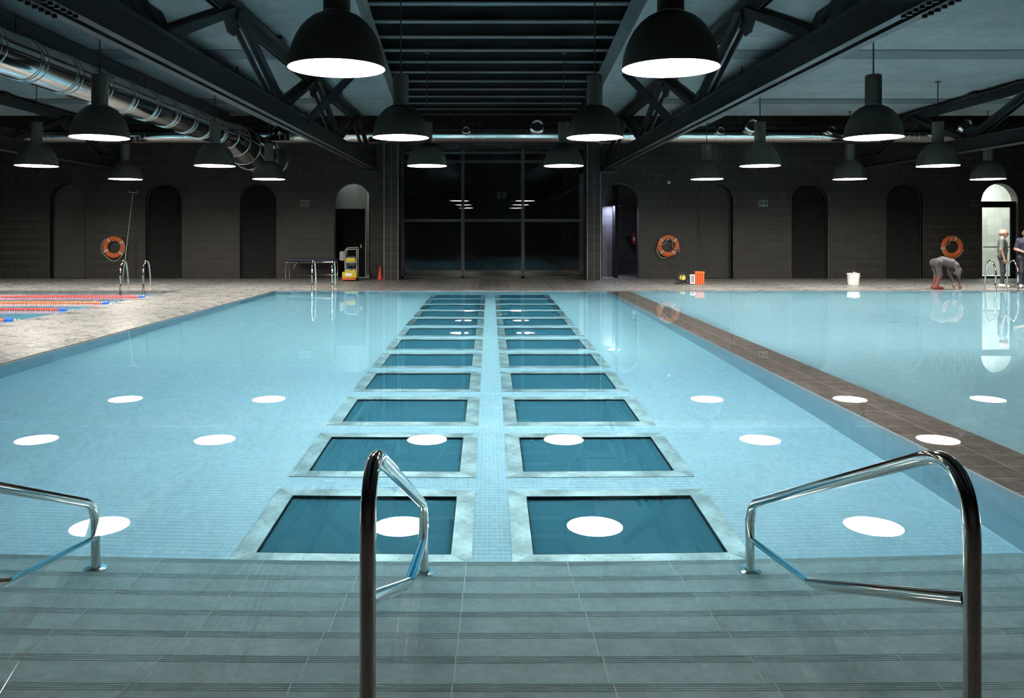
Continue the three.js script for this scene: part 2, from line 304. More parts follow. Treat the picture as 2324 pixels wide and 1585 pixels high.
// ---- back wall with nine arches and the tall glazed middle
const ARCH_W = 0.603, ARCH_TOP = 3.15, SPRING = ARCH_TOP - ARCH_W, WALL_T = 0.34, WALL_H = 5.9, BASE = 0.012;
const arches = { plain: [-13.91, 7.437], louvre: [-10.76, -7.64, 10.563, 13.70], passage: -4.53, cool: 4.326, glazed: 16.83 };
const archX = [...arches.plain, ...arches.louvre, arches.passage, arches.cool, arches.glazed];
const GLAZE = [-2.92, 3.2];
function archPath(xc, w = ARCH_W, top = ARCH_TOP, y0 = BASE) {
  const s = top - w, pts = [[xc - w, y0], [xc - w, s]]; for (let i = 1; i <= 24; i++) { const a = Math.PI * (1 - i / 24); pts.push([xc + w * Math.cos(a), s + w * Math.sin(a)]); } pts.push([xc + w, y0]); return pts.map(([x, y]) => new THREE.Vector2(x, y));
}
{
  const wall = structure('wall_back', 'dark tiled back wall with a row of round arches', 'wall');
  const sh = new THREE.Shape([[X_LEFT, -0.3], [X_RIGHT, -0.3], [X_RIGHT, WALL_H], [X_LEFT, WALL_H]].map(([x, y]) => new THREE.Vector2(x, y)));
  sh.holes = [...archX.map((x) => new THREE.Path(archPath(x))), new THREE.Path([[GLAZE[0], BASE], [GLAZE[1], BASE], [GLAZE[1], 4.36], [GLAZE[0], 4.36]].map(([x, y]) => new THREE.Vector2(x, y)))];
  const g = new THREE.ExtrudeGeometry(sh, { depth: WALL_T, bevelEnabled: false }); g.translate(0, 0, -D_WALL - WALL_T);
  mesh('wall_core', metres(g), M.wallJoint, wall);
  const list = [], z = -D_WALL + 0.004;
  const inHole = (x, y) => (x > GLAZE[0] && x < GLAZE[1] && y < 4.36);
  for (let r = 0; r < 20; r++) for (let i = 0; i < 130; i++) {
    const w = TILE, y0 = BASE + r * TILE, x0 = X_LEFT + (i - (r % 2) / 2) * w, x1 = x0 + w, xc = (x0 + x1) / 2, yc = y0 + TILE / 2;
    if (x0 < X_LEFT - 0.01 || x1 > X_RIGHT || inHole(xc, yc) || inHole(x0 + 0.02, yc) || inHole(x1 - 0.02, yc)) continue;
    const a = archX.find((q) => Math.abs(q - xc) < ARCH_W + w / 2);
    const low = (x) => { const t = Math.abs(x - a); return t >= ARCH_W ? -9 : SPRING + Math.sqrt(ARCH_W * ARCH_W - t * t); };
    if (a === undefined || y0 > ARCH_TOP) { list.push({ at: new THREE.Vector3(xc, yc, z), w, h: TILE, axis: 'z' }); continue; }
    // a tile cut round the arch: runs of columns above the curve
    const n = 14, e = 0.002; let run = [];
    const close = () => {
      if (run.length > 1) {
        const pts = [[run[0][0], y0 + TILE - e], ...run, [run[run.length - 1][0], y0 + TILE - e]].map(([x, y]) => new THREE.Vector2(x - xc, y - yc));
        const geo = new THREE.ExtrudeGeometry(new THREE.Shape(pts), { depth: 0.008, bevelEnabled: false }); geo.translate(0, 0, -0.004); list.push({ at: new THREE.Vector3(xc, yc, z), w, h: TILE, axis: 'z', geo: metres(geo) });
      }
      run = [];
    };
    for (let k = 0; k <= n; k++) { const x = x0 + e + (w - 2 * e) * k / n, b = Math.max(y0 + e, low(x)); if (b < y0 + TILE - e - 0.004) run.push([x, b]); else close(); }
    close();
  }
  pieces(wall, 'tile', list, M.wallTile, 0.008, 0.009);
}
{
  for (const [name, x0, x1, d0, d1] of [['wall_left', X_LEFT - 0.3, X_LEFT, D_NEAR - 0.3, D_WALL + 0.3], ['wall_right', X_RIGHT, X_RIGHT + 0.3, D_NEAR - 0.3, D_WALL + 0.3], ['wall_near', X_LEFT, X_RIGHT, D_NEAR - 0.3, D_NEAR]]) {
    const o = mesh(name, bx(x0, x1, -1.8, WALL_H + 0.6, d0, d1), M.wallTile[1]); o.userData.kind = 'structure'; tag(o, `plain dark ${name.replace('_', ' ')} of the hall`, 'wall');
  }
}
// ---- ceiling: two pale slabs, darker cross bands, the open middle bay with joists
const CEIL = 4.78, D_CEIL = 22.7;
{
  const c = structure('ceiling', 'pale board-marked concrete ceiling slabs on both sides of an open bay', 'ceiling');
  const innerL = (d) => 1.88 + (d - 11.4) * 0.0567, innerR = (d) => 2.21 + (d - 11.4) * 0.045;
  for (const s of [-1, 1]) {
    const f = s < 0 ? innerL : innerR, out = s < 0 ? -X_LEFT : X_RIGHT;
    const sh = new THREE.Shape([[s * f(D_NEAR), -D_NEAR], [s * out, -D_NEAR], [s * out, -D_CEIL], [s * f(D_CEIL), -D_CEIL]].map(([x, z]) => new THREE.Vector2(x, z)));
    const g = new THREE.ExtrudeGeometry(sh, { depth: 0.5, bevelEnabled: false }); g.rotateX(Math.PI / 2); g.translate(0, CEIL + 0.5, 0); mesh('slab', metres(g), M.ceiling, c);
    for (const d of [4.0, 9.35, 14.92, 20.2]) for (const [x0, x1] of [[3.8, 5.6], [6.3, out]]) mesh('cross_band', s < 0 ? bx(-x1, -x0, CEIL - 0.012, CEIL + 0.05, d - 0.37, d + 0.37) : bx(x0, x1, CEIL - 0.012, CEIL + 0.05, d - 0.37, d + 0.37), M.band, c);
    mesh('slab_edge', bar(V(s * (f(2) + 0.03), CEIL + 0.02, 2), V(s * (f(D_CEIL) + 0.03), CEIL + 0.02, D_CEIL), 0.05, 0.06), M.ceiling, c);
  }
  mesh('roof_deck', bx(X_LEFT, X_RIGHT, 6.5, 6.7, D_NEAR, D_WALL + 0.3), M.roof, c);
  mesh('end_bulkhead', [bx(X_LEFT, -2.7, 5.28, 5.9, D_CEIL + 0.02, D_CEIL + 0.2), bx(2.9, X_RIGHT, 5.28, 5.9, D_CEIL + 0.02, D_CEIL + 0.2)], M.roof, c);
  for (const s of [-1, 1]) mesh('bay_side', bar(V(s * 2.62, 5.85, 1), V(s * 3.0, 5.85, D_WALL), 0.06, 1.1), M.roof, c);
  for (let i = -7; i < 12; i++) {   // joists across the bay
    const d = 13.87 + 1.178 * i; if (d < 3 || d > D_WALL - 0.2) continue;
    const h = 2.53 + 0.022 * (d - 13.9);
    mesh('joist_flange', bx(-h - 0.02, h, 5.40, 5.425, d - 0.09, d + 0.09), M.joist, c); mesh('joist', [bx(-h - 0.02, h, 5.425, 5.78, d - 0.008, d + 0.008), bx(-h - 0.02, h, 5.78, 5.8, d - 0.09, d + 0.09)], M.roof, c);
  }
  mesh('end_rail', [bx(-2.75, 2.75, 5.36, 5.42, D_WALL - 0.35, D_WALL - 0.25)], M.joist, c);
}

// ---------------------------------------------------------------- roof trusses
function truss(x, side, label, end = 24.9) {   // side: +1 when the middle of the hall lies towards -x
  const t = thing('roof_truss', label, 'truss', [0, 0, 0], 0, 'roof trusses under the ceiling slabs');
  const yb = (d) => 3.37 + 0.006 * (d - 8), near = -1.4, s = side;
  const line = (dx, dy, w, h, a = near, b = end) => bar(V(x + s * dx, yb(a) + dy, a), V(x + s * dx, yb(b) + dy, b), w, h);
  for (const k of [-1, 1]) mesh('bottom_channel', [line(k * 0.085, 0.006, 0.095, 0.014), line(k * 0.05, 0.16, 0.014, 0.3), line(k * 0.085, 0.312, 0.095, 0.014)], M.steel, t);
  const yt = 4.6;
  for (const k of [-1, 1]) mesh('top_angle', [bar(V(x + k * 0.03, yt, near), V(x + k * 0.03, yt, end - 0.4), 0.014, 0.2), bar(V(x + k * 0.09, yt + 0.1, near), V(x + k * 0.09, yt + 0.1, end - 0.4), 0.13, 0.014)], M.steel, t);
  const top = [0.9, 6.15, 11.4, 16.65, 21.9], bot = [-1.3, 3.5, 8.8, 14.0, 19.25, 24.3];
  for (let i = 0; i < top.length; i++) for (const b of [bot[i], bot[i + 1]]) {
    const a = V(x, yt - 0.02, top[i] + Math.sign(b - top[i]) * 0.12), c = V(x, yb(b) + 0.3, b - Math.sign(b - top[i]) * 0.15);
    for (const k of [-1, 1]) { const o = new THREE.Vector3(k * 0.06, 0, 0); mesh('diagonal', [bar(a.clone().add(o), c.clone().add(o), 0.014, 0.15), bar(a.clone().add(o).add(new THREE.Vector3(k * 0.04, 0.06, 0)), c.clone().add(o).add(new THREE.Vector3(k * 0.04, 0.06, 0)), 0.08, 0.014)], M.steel, t); }
  }
  const plate = (pts) => { const g = new THREE.ExtrudeGeometry(new THREE.Shape(pts.map(([d, y]) => new THREE.Vector2(d, y))), { depth: 0.02, bevelEnabled: false }); g.translate(0, 0, -0.01); g.rotateY(Math.PI / 2); return g; };
  for (const d of top) { const o = mesh('gusset_plate', plate([[-0.45, 0.1], [0.45, 0.1], [0.4, -0.1], [0.12, -0.32], [-0.12, -0.32], [-0.4, -0.1]]), M.steel, t); o.position.set(x, yt, -d); }
  for (const d of bot) { const o = mesh('gusset_plate', plate([[-0.5, 0], [0.5, 0], [0.42, 0.14], [0.2, 0.28], [-0.2, 0.28], [-0.42, 0.14]]), M.steel, t); o.position.set(x, yb(d) + 0.29, -d); }
  const bolt = new THREE.CylinderGeometry(0.022, 0.022, 0.03, 6);
  for (const k of [-1, 1]) for (let i = 0; i < 8; i++) { const d = 6.25 + i * 0.1, o = mesh('bolt', bolt, M.bolt, t); o.position.set(x + k * 0.09, yb(d) - 0.014, -d); }
  for (let i = 0; i < 4; i++) mesh('purlin_block', bx(x - 0.2, x + 0.2, yt + 0.107, CEIL - 0.013, 8.2 + i * 5.25, 8.5 + i * 5.25), M.steel, t);
  mesh('end_shoe', [bx(x - 0.17, x + 0.17, yb(end) - 0.06, yb(end) + 0.75, end - 0.05, end + 0.5), bx(x - 0.3, x + 0.3, yb(end) - 0.09, yb(end) - 0.06, end - 0.1, end + 0.55)], M.steel, t);
  if (end && Math.abs(x) < 5) { const q = Math.sign(x); mesh('cross_brace', bar(V(q * 3.52, 3.66, 15.75), V(q * 2.74, 4.77, 16.55), 0.05, 0.15), M.steel, t); }
  return t;
}
truss(3.62, -1, 'dark steel roof truss along the open bay, on the divider side');
truss(-3.62, 1, 'dark steel roof truss along the open bay, on the lane pool side');
truss(11.35, -1, 'dark steel roof truss over the shallow pool');
truss(-11.35, 1, 'dark steel roof truss over the lane pool');
for (const [s, w] of [[-1, 'lane pool'], [1, 'shallow pool']]) {
  const t = thing('cable_tray', `pale flat soffit tray beside the roof truss on the ${w} side`, 'tray');
  mesh('tray_body', metres(bar(V(s * 5.42, CEIL - 0.28, -1.4), V(s * 5.42, CEIL - 0.28, 22.6), 1.1, 0.05)), M.ceiling, t);
  mesh('tray_lip', metres(bar(V(s * 5.95, CEIL - 0.26, -1.4), V(s * 5.95, CEIL - 0.26, 22.6), 0.02, 0.1)), M.ceiling, t);
  for (let i = 0; i < 8; i++) for (const q of [4.95, 5.9]) mesh('hanger', bx(s * q - 0.012, s * q + 0.012, CEIL - 0.26, CEIL, 1 + i * 3 - 0.012, 1 + i * 3 + 0.012), M.bolt, t);
}

// ---------------------------------------------------------------- air ducts
{
  const b = thing('trunk_duct', 'grey boxed trunk duct under the ceiling above the round duct', 'duct');
  mesh('body', bx(-8.7, -7.1, 4.36, CEIL - 0.015, -1.4, 22.3), M.steelLight, b);
  for (let i = 0; i < 5; i++) mesh('joint_rib', bx(-8.72, -7.085, 4.345, CEIL - 0.014, 3 + i * 4.6, 3.03 + i * 4.6), M.steelLight, b);
  const x = -6.75, y = 4.02, r = 0.31;
  const s = thing('round_duct', 'bright round metal duct with ring seams running over the lane pool deck', 'duct');
  mesh('tube', capped(V(x, y, -1.2), V(x, y, 20.6), r, 48), M.duct, s);
  const ring = new THREE.TorusGeometry(r + 0.003, 0.008, 8, 48);
  for (let i = 0; i < 20; i++) for (const k of [0, 0.07, 0.2]) { const o = mesh('ring', ring, M.ductRing, s); o.position.set(x, y, -(0.5 + i * 1.02 + k)); }
  const wire = [];
  for (let i = 0; i < 20; i++) wire.push(rod(V(x - 0.2, y + 0.23, 0.6 + i * 1.02), V(x - 0.36, 4.34, 0.6 + i * 1.02), 0.005, 6));
  mesh('hanger_wires', wire, M.cable, s);
  // segmented elbow that swells and dips towards the wall
  const e = (d, dx, dy, rr) => [d, dx, dy, rr], seq = [e(20.6, 0, 0, 0.31), e(20.9, 0, 0, 0.34), e(21.5, 0.03, -0.06, 0.42), e(22.2, 0.02, -0.14, 0.5), e(23.0, 0, -0.2, 0.52), e(24.0, 0, -0.22, 0.52), e(25.2, 0, -0.22, 0.52)];
  for (let i = 0; i < seq.length - 1; i++) {
    const [d0, ax, ay, r0] = seq[i], [d1, cx, cy, r1] = seq[i + 1], g = new THREE.CylinderGeometry(r1, r0, Math.hypot(d1 - d0, cx - ax, cy - ay), 12, 1, true), A = V(x + ax, y + ay, d0), C = V(x + cx, y + cy, d1);
    g.applyQuaternion(new THREE.Quaternion().setFromUnitVectors(new THREE.Vector3(0, 1, 0), C.clone().sub(A).normalize())); const m = A.clone().add(C).multiplyScalar(0.5); g.translate(m.x, m.y, m.z); g.computeVertexNormals();
    mesh('elbow_segment', g.toNonIndexed(), M.duct, s); const o = mesh('ring', new THREE.TorusGeometry(r1 + 0.003, 0.012, 8, 36), M.ductRing, s); o.position.copy(C);
  }
  const dw = 25.55, yw = 4.61, rw = 0.32, wd = thing('air_duct', 'bright round metal duct running along the back wall above the arches', 'duct');
  mesh('tube', capped(V(X_LEFT + 0.02, yw, dw), V(X_RIGHT - 0.02, yw, dw), rw, 40), M.duct, wd);
  const rg = new THREE.TorusGeometry(rw + 0.003, 0.008, 6, 36); rg.rotateY(Math.PI / 2);
  for (let i = 0; i < 24; i++) for (const k of [0, 0.16, 0.32]) { const o = mesh('ring', rg, M.ductRing, wd); o.position.set(X_LEFT + 0.6 + i * 1.5 + k, yw, -dw); }
  for (let i = 0; i < 24; i++) { const q = X_LEFT + 0.7 + i * 1.5; if (Math.abs(Math.abs(q) - 3.25) > 0.5) mesh('bracket', bx(q, q + 0.04, yw - 0.02, yw + 0.02, dw + rw - 0.01, D_WALL - 0.012), M.bolt, wd); }
  // jet nozzles
  const jet = (px, py, rr, side) => {
    const d = dw - 0.44, xx = (px - VPX) * d / FOCAL, yy = EYE + (VPY - py) * d / FOCAL;
const o = new THREE.Group(); o.name = 'air_nozzle'; o.position.set(xx, yy, -d); o.userData.label = `${rr > 0.2 ? 'large' : 'small'} round metal air nozzle ${side}`; wd.add(o);
    const bowl = lathe([[0.45 * rr, 0.02], [0.5 * rr, 0.08], [0.62 * rr, 0.1], [0.95 * rr, 0.06], [rr, 0], [0.98 * rr, -0.08], [0.75 * rr, -0.16], [0.5 * rr, -0.2]], 40); bowl.rotateX(Math.PI / 2); mesh('bowl', bowl, M.duct, o);
    const hole = new THREE.CylinderGeometry(0.45 * rr, 0.45 * rr, 0.04, 32); hole.rotateX(Math.PI / 2); hole.translate(0, 0, 0.068); mesh('opening', hole, M.black, o);
    const lip = new THREE.TorusGeometry(0.7 * rr, 0.03 * rr + 0.004, 8, 40); lip.translate(0, 0, 0.09); mesh('lip', lip, M.ductRing, o);
    mesh('stub', capped(new THREE.Vector3(0, -0.02, -0.12), new THREE.Vector3(0, yw - yy, -0.25), 0.55 * rr, 24), M.duct, o);
  };
  jet(628, 297, 0.15, 'behind the elbow of the round duct'); jet(1058, 296, 0.15, 'over the glazing towards the lane pool'); jet(1219, 287, 0.25, 'over the glazing towards the divider');
  jet(1634, 297, 0.15, 'above the plain arched door'); jet(1706, 285, 0.25, 'above the green sign by the reel'); jet(1886, 296, 0.15, 'above the white bucket'); jet(2126, 305, 0.15, 'above the bending person'); jet(2190, 285, 0.25, 'near the lit arched door');
}

// ---------------------------------------------------------------- pendant lamps
{
  const LY = 2.957, R = 0.425;
  const shade = lathe([[0.118, 0.49], [0.155, 0.478], [0.21, 0.45], [0.27, 0.4], [0.32, 0.34], [0.36, 0.27], [0.392, 0.19], [0.414, 0.1], [R, 0.012], [R + 0.003, 0], [R - 0.002, -0.001]], 64);
  const inside = lathe([[R - 0.002, -0.001], [R - 0.006, 0.03], [0.4, 0.1], [0.388, 0.13], [0.33, 0.14], [0.2, 0.142], [0.02, 0.143]], 48);
  const can = lathe([[0.001, 0.955], [0.1, 0.955], [0.115, 0.945], [0.118, 0.93], [0.118, 0.497], [0.001, 0.497]], 40), ringG = new THREE.TorusGeometry(0.119, 0.006, 8, 40); ringG.rotateX(Math.PI / 2);
  const disc = new THREE.CylinderGeometry(0.385, 0.385, 0.012, 64);
  function lamp(x, d, top, label, group = 'black dome pendant lamps in rows') {
    const o = thing('pendant_lamp', label, 'lamp', [x, LY, d], 0, group);
    mesh('lamp_shade', shade, M.lampShade, o); mesh('shade_lining', inside, M.lampInside, o); mesh('lamp_can', can, M.lampShade, o);
    const r = mesh('collar_ring', ringG, M.lampRing, o); r.position.y = 0.494;
    const g = mesh('light_diffuser', disc, M.lampGlow, o); g.position.y = 0.1;
    mesh('cable', capped(new THREE.Vector3(0, 0.955, 0), new THREE.Vector3(0, top - LY, 0), 0.011, 8), M.cable, o);
    const rose = mesh('ceiling_rose', lathe([[0.001, 0], [0.05, 0], [0.06, 0.012], [0.001, 0.014]], 20), M.lampShade, o); rose.position.y = top - LY - 0.014;
    const side = 0.53, light = new THREE.RectAreaLight(LAMP_COLOR, LAMP_LIGHT, side, side);
    light.position.set(x, LY + 0.092, -d); light.lookAt(x, -5, -d); light.name = 'pendant_lamp'; scene.add(light);
  }
  const rows = [0, 7.2, 12.4, 17.6, 21.9], nth = ['', 'first row', 'second row', 'third row', 'last row'];
  const cols = { '-1.35': 'lane pool side of the glass panels', '1.6': 'divider side of the glass panels', '-5.93': 'over the lane pool deck edge', '5.84': 'over the shallow pool near the divider', '-9.78': 'over the lane pool near the deck', '9.68': 'over the middle of the shallow pool', '13.39': 'over the far side of the shallow pool', '-14': 'over the outer side of the lane pool' };
  const trayTop = CEIL - 0.315, plan = [[1, [-1.35, 1.6]], [2, [-1.35, 1.6, -5.93, 5.84, 9.68, -9.78]], [3, [-1.35, 1.6, -5.93, 5.84, -9.78, 9.68, 13.39, -14]], [4, [-5.93, 5.84, -9.78, 9.68, 13.39, -14]]];
  for (const [i, xs] of plan) for (const x of xs) {
    const d = rows[i] , top = Math.abs(x) < 2 ? 5.40 : Math.abs(x) < 6 ? trayTop : CEIL - 0.012;
    lamp(x, d, top, `black dome pendant lamp, ${nth[i]} from steps, ${cols[x]}`);
  }
}

// ---------------------------------------------------------------- glazing and pillars in the middle of the back wall
{
  const w = structure('window_1', 'tall dark glazed screen between two tiled pillars', 'window');
  const d0 = D_WALL + 0.08, d1 = D_WALL + 0.2, top = 4.36, xs = [GLAZE[0], -0.886, 1.105, GLAZE[1]], ys = [BASE, 1.93, 3.885, top];
  for (const x of [xs[1], xs[2]]) mesh('mullion', bx(x - 0.055, x + 0.055, BASE, top, d0, d1), M.frameDark, w);
  for (const x of [GLAZE[0] + 0.04, GLAZE[1] - 0.04]) mesh('side_frame', bx(x - 0.04, x + 0.04, BASE, top, d0, d1), M.frameDark, w);
  for (const y of [ys[1], ys[2]]) for (let i = 0; i < 3; i++) mesh('transom', bx(xs[i] + 0.06, xs[i + 1] - 0.06, y - 0.045, y + 0.045, d0 + 0.01, d1 - 0.01), M.frameDark, w);
  mesh('bottom_rail', bx(GLAZE[0], GLAZE[1], BASE, BASE + 0.07, d0, d1), M.frameDark, w);
  mesh('top_rail', bx(GLAZE[0], GLAZE[1], top - 0.07, top, d0, d1), M.frameDark, w);
  for (let i = 0; i < 3; i++) for (let j = 0; j < 3; j++) for (const q of [0.05, 0.07]) mesh('pane', new THREE.PlaneGeometry(xs[i + 1] - xs[i] - 0.1, ys[j + 1] - ys[j] - 0.06), M.glazing, w).position.set((xs[i] + xs[i + 1]) / 2, (ys[j] + ys[j + 1]) / 2, -(d0 + q));
  // the unlit room behind
  mesh('dark_room', [bx(GLAZE[0] - 1, GLAZE[1] + 1, -0.2, 5, 32, 32.1), bx(GLAZE[0] - 1, GLAZE[1] + 1, -0.2, 0, D_WALL + WALL_T, 32), bx(GLAZE[0] - 1, GLAZE[1] + 1, 4.7, 4.8, D_WALL + WALL_T, 32), bx(GLAZE[0] - 1.1, GLAZE[0] - 1, -0.2, 5, D_WALL + WALL_T, 32), bx(GLAZE[1] + 1, GLAZE[1] + 1.1, -0.2, 5, D_WALL + WALL_T, 32)], M.night, w);
  for (const [k, x0, x1, side] of [['pillar_1', -3.36, -2.91, 'lane pool'], ['pillar_2', 3.11, 3.54, 'divider']]) {
    const p = structure(k, `tiled pillar beside the glazing on the ${side} side`, 'pillar'), f = 25.95;
    mesh('core', bx(x0 + 0.008, x1 - 0.008, BASE, 5.2, f + 0.008, D_WALL - 0.001), M.wallJoint, p);
    const list = [];
    for (let r = 0; r < 16; r++) {
      const y = BASE + (r + 0.5) * TILE; for (const k2 of [0.25, 0.75]) list.push({ at: new THREE.Vector3(x0 + (x1 - x0) * k2, y, -(f + 0.004)), w: (x1 - x0) / 2 - 0.012, h: TILE, axis: 'z' });
      for (let q = 0; q < 3; q++) list.push({ at: new THREE.Vector3(side === 'divider' ? x0 + 0.004 : x1 - 0.004, y, -(f + 0.02 + (q + 0.5) * 0.305)), w: 0.305, h: TILE, axis: 'x' });
    }
    pieces(p, 'tile', list, M.wallTile, 0.008, 0.008);
    for (const x of [x0, x1]) mesh('corner_profile', bx(x - 0.007, x + 0.007, BASE, 4.9, f - 0.004, f + 0.01), M.trimMetal, p);
  }
}
// ---------------------------------------------------------------- arches: plain doors, louvres, passages
{
  const lining = (x, depth, parent, local) => { const f = new THREE.Shape(archPath(x, ARCH_W, ARCH_TOP)); f.holes = [new THREE.Path(archPath(x, ARCH_W - 0.012, ARCH_TOP - 0.012, BASE + 0.001))]; const g = new THREE.ExtrudeGeometry(f, { depth, bevelEnabled: false }); g.translate(0, 0, (local ? 0.12 : -D_WALL) - depth); mesh('reveal_lining', g, M.blackDoor, parent); };
  arches.plain.forEach((x, i) => {
    const d = structure(`door_${i + 1}`, i ? 'plain grey arched door panel behind the reel' : 'plain grey arched door panel beside the lane pool', 'door');
    const g = new THREE.ExtrudeGeometry(new THREE.Shape(archPath(x, ARCH_W + 0.02, ARCH_TOP + 0.02)), { depth: 0.05, bevelEnabled: false }); g.translate(0, 0, -D_WALL - 0.3);
    mesh('leaf', metres(g), M.doorPanel, d); lining(x, 0.26, d);
    const f = new THREE.Shape(archPath(x, ARCH_W - 0.001, ARCH_TOP - 0.001)); f.holes = [new THREE.Path(archPath(x, ARCH_W - 0.035, ARCH_TOP - 0.035, BASE + 0.001))];
    const fg = new THREE.ExtrudeGeometry(f, { depth: 0.04, bevelEnabled: false }); fg.translate(0, 0, -D_WALL - 0.25); mesh('door_frame', fg, M.frameDark, d);
  });
  const names = ['next to the leaning pole', 'next to the treatment table', 'next to the green pictogram sign', 'next to the bending person'];
  arches.louvre.forEach((x, i) => {
    const o = structure(`door_${i + 5}`, `black slatted arched shutter ${names[i]}`, 'shutter'); o.position.set(x, 0, -(D_WALL + 0.12));
    const back = new THREE.ExtrudeGeometry(new THREE.Shape(archPath(0, ARCH_W - 0.001, ARCH_TOP - 0.001)), { depth: 0.02, bevelEnabled: false }); back.translate(0, 0, -0.12); mesh('backing', back, M.night, o); lining(0, 0.22, o, true);
    for (let k = 0; k < 57; k++) {
      const y = BASE + 0.03 + k * 0.0545, h = y + 0.04 > SPRING ? Math.sqrt(Math.max(0, ARCH_W * ARCH_W - (y + 0.045 - SPRING) ** 2)) : ARCH_W; if (h < 0.1) continue;
      const g = new THREE.BoxGeometry(2 * h - 0.01, 0.006, 0.065); g.rotateX(0.75); g.translate(0, y, -0.04); mesh('slat', g, M.louvre, o);
    }
    for (const s of [-1, 1]) mesh('stile', bx(s * (ARCH_W - 0.02) - 0.018, s * (ARCH_W - 0.02) + 0.018, BASE, SPRING, -0.02, 0.03), M.louvre, o);
    const rim = new THREE.TorusGeometry(ARCH_W - 0.02, 0.02, 6, 30, Math.PI); rim.translate(0, SPRING, 0.005); mesh('arch_rim', rim, M.louvre, o);
  });
  const tiles = (parent, x0, x1, y0, y1, d, mats) => { const l = [], n = Math.round((x1 - x0) / TILE), m = Math.round((y1 - y0) / TILE), w = (x1 - x0) / n, h = (y1 - y0) / m; for (let i = 0; i < n; i++) for (let j = 0; j < m; j++) l.push({ at: new THREE.Vector3(x0 + (i + 0.5) * w, y0 + (j + 0.5) * h, -d), w, h, axis: 'z' }); pieces(parent, 'tile', l, mats, 0.008, 0.005); };
  const B = D_WALL + WALL_T;
  // room shell behind an arch, with its ceiling light panel
  const room = (name, label, x0, x1, d1, top, mat) => { const r = structure(name, label, 'passage'); mesh('shell', [bx(x0 - 0.1, x0, -0.2, top, B, d1), bx(x1, x1 + 0.1, -0.2, top, B, d1), bx(x0 - 0.1, x1 + 0.1, -0.2, top, d1, d1 + 0.1), bx(x0 - 0.1, x1 + 0.1, top, top + 0.1, B, d1 + 0.1), bx(x0 - 0.1, x1 + 0.1, -0.2, 0.01, B, d1)], mat, r); return r; };
  const panel = (x, y, d, w, h, color, glow, light, label) => {
    const o = thing('ceiling_light', label, 'lamp', [x, y, d]); mesh('housing', bx(-w / 2 - 0.02, w / 2 + 0.02, 0, 0.03, -h / 2 - 0.02, h / 2 + 0.02), M.white, o);
    mesh('light_panel', bx(-w / 2, w / 2, -0.008, 0, -h / 2, h / 2), std(0x000000, { emissive: color, emissiveIntensity: glow }), o);
    const l = new THREE.RectAreaLight(color, light, w, h); l.position.set(x, y - 0.012, -d); l.lookAt(x, -9, -d); l.name = 'ceiling_light'; scene.add(l);
  };
  // lit passage with a black door, beside the cleaning cart
  const r1 = room('passage_1', 'pale tiled passage seen through the lit arch by the cleaning cart', -6.3, -3.3, 30.2, 3.6, M.paleJoint);
  tiles(r1, -6.29, -4.24, 0.02, 3.5, 27.95, M.paleTile); mesh('partition', bx(-6.29, -4.24, 0.01, 3.55, 27.955, 28.05), M.paleJoint, r1); tiles(r1, -5.6, -3.32, 0.02, 3.5, 30.19, M.paleTile);
  mesh('corner_profile', bx(-4.245, -4.228, 0.02, 3.5, 27.94, 28.06), M.trimMetal, r1);
  const dr = structure('door_3', 'black door leaf inside the lit passage', 'door'); mesh('leaf', bx(-5.45, -4.27, 0.015, 2.34, 27.9, 27.94), M.blackDoor, dr); mesh('handle', bx(-4.42, -4.37, 1.0, 1.12, 27.86, 27.9), M.trimMetal, dr);
  panel(-4.75, 3.58, 27.55, 0.9, 0.3, LAMP_COLOR, 0.01, 0.008, 'white ceiling light in the passage by the cleaning cart'); panel(-3.9, 3.58, 29.2, 0.5, 0.8, LAMP_COLOR, 0.12, 0.12, 'white ceiling light deeper in the passage by the cleaning cart');
  // cool passage with its own small pendant
  const r2 = room('passage_2', 'dim blue-lit tiled passage seen through the arch beside the pillar', 3.45, 6.4, 30.4, 3.6, M.passageJoint);
  tiles(r2, 3.46, 4.215, 0.02, 3.5, 27.9, M.passageTile); mesh('partition', bx(3.46, 4.215, 0.01, 3.55, 27.905, 28.0), M.passageJoint, r2); mesh('corner_profile', bx(4.208, 4.225, 0.02, 3.5, 27.885, 28.0), M.trimMetal, r2); tiles(r2, 4.0, 6.38, 0.02, 3.5, 30.39, M.passageTile);
  const cl = thing('passage_lamp', 'small dark dome lamp hanging in the blue-lit passage', 'lamp', [4.2, 2.42, 27.56]), cool = lin(0.66, 0.7, 1);
  mesh('lamp_shade', lathe([[0.02, 0.36], [0.05, 0.3], [0.06, 0.22], [0.14, 0.17], [0.21, 0.1], [0.245, 0], [0.235, 0], [0.2, 0.09], [0.02, 0.2]], 32), M.lampShade, cl); const cg = new THREE.CylinderGeometry(0.22, 0.22, 0.01, 32); cg.translate(0, 0.02, 0); mesh('light_diffuser', cg, std(0x000000, { emissive: cool, emissiveIntensity: 0.06 }), cl); mesh('cable', rod(new THREE.Vector3(0, 0.35, 0), new THREE.Vector3(0, 1.18, 0), 0.008, 8), M.cable, cl);
  { const l = new THREE.RectAreaLight(cool, 1.6, 0.3, 0.3); l.position.set(4.2, 2.425, -27.56); l.lookAt(4.2, -9, -27.56); l.name = 'passage_lamp'; scene.add(l); }
  const fx = thing('fire_extinguisher', 'red fire extinguisher on the wall inside the blue-lit passage', 'extinguisher', [5.12, 1.1, 28.9]);
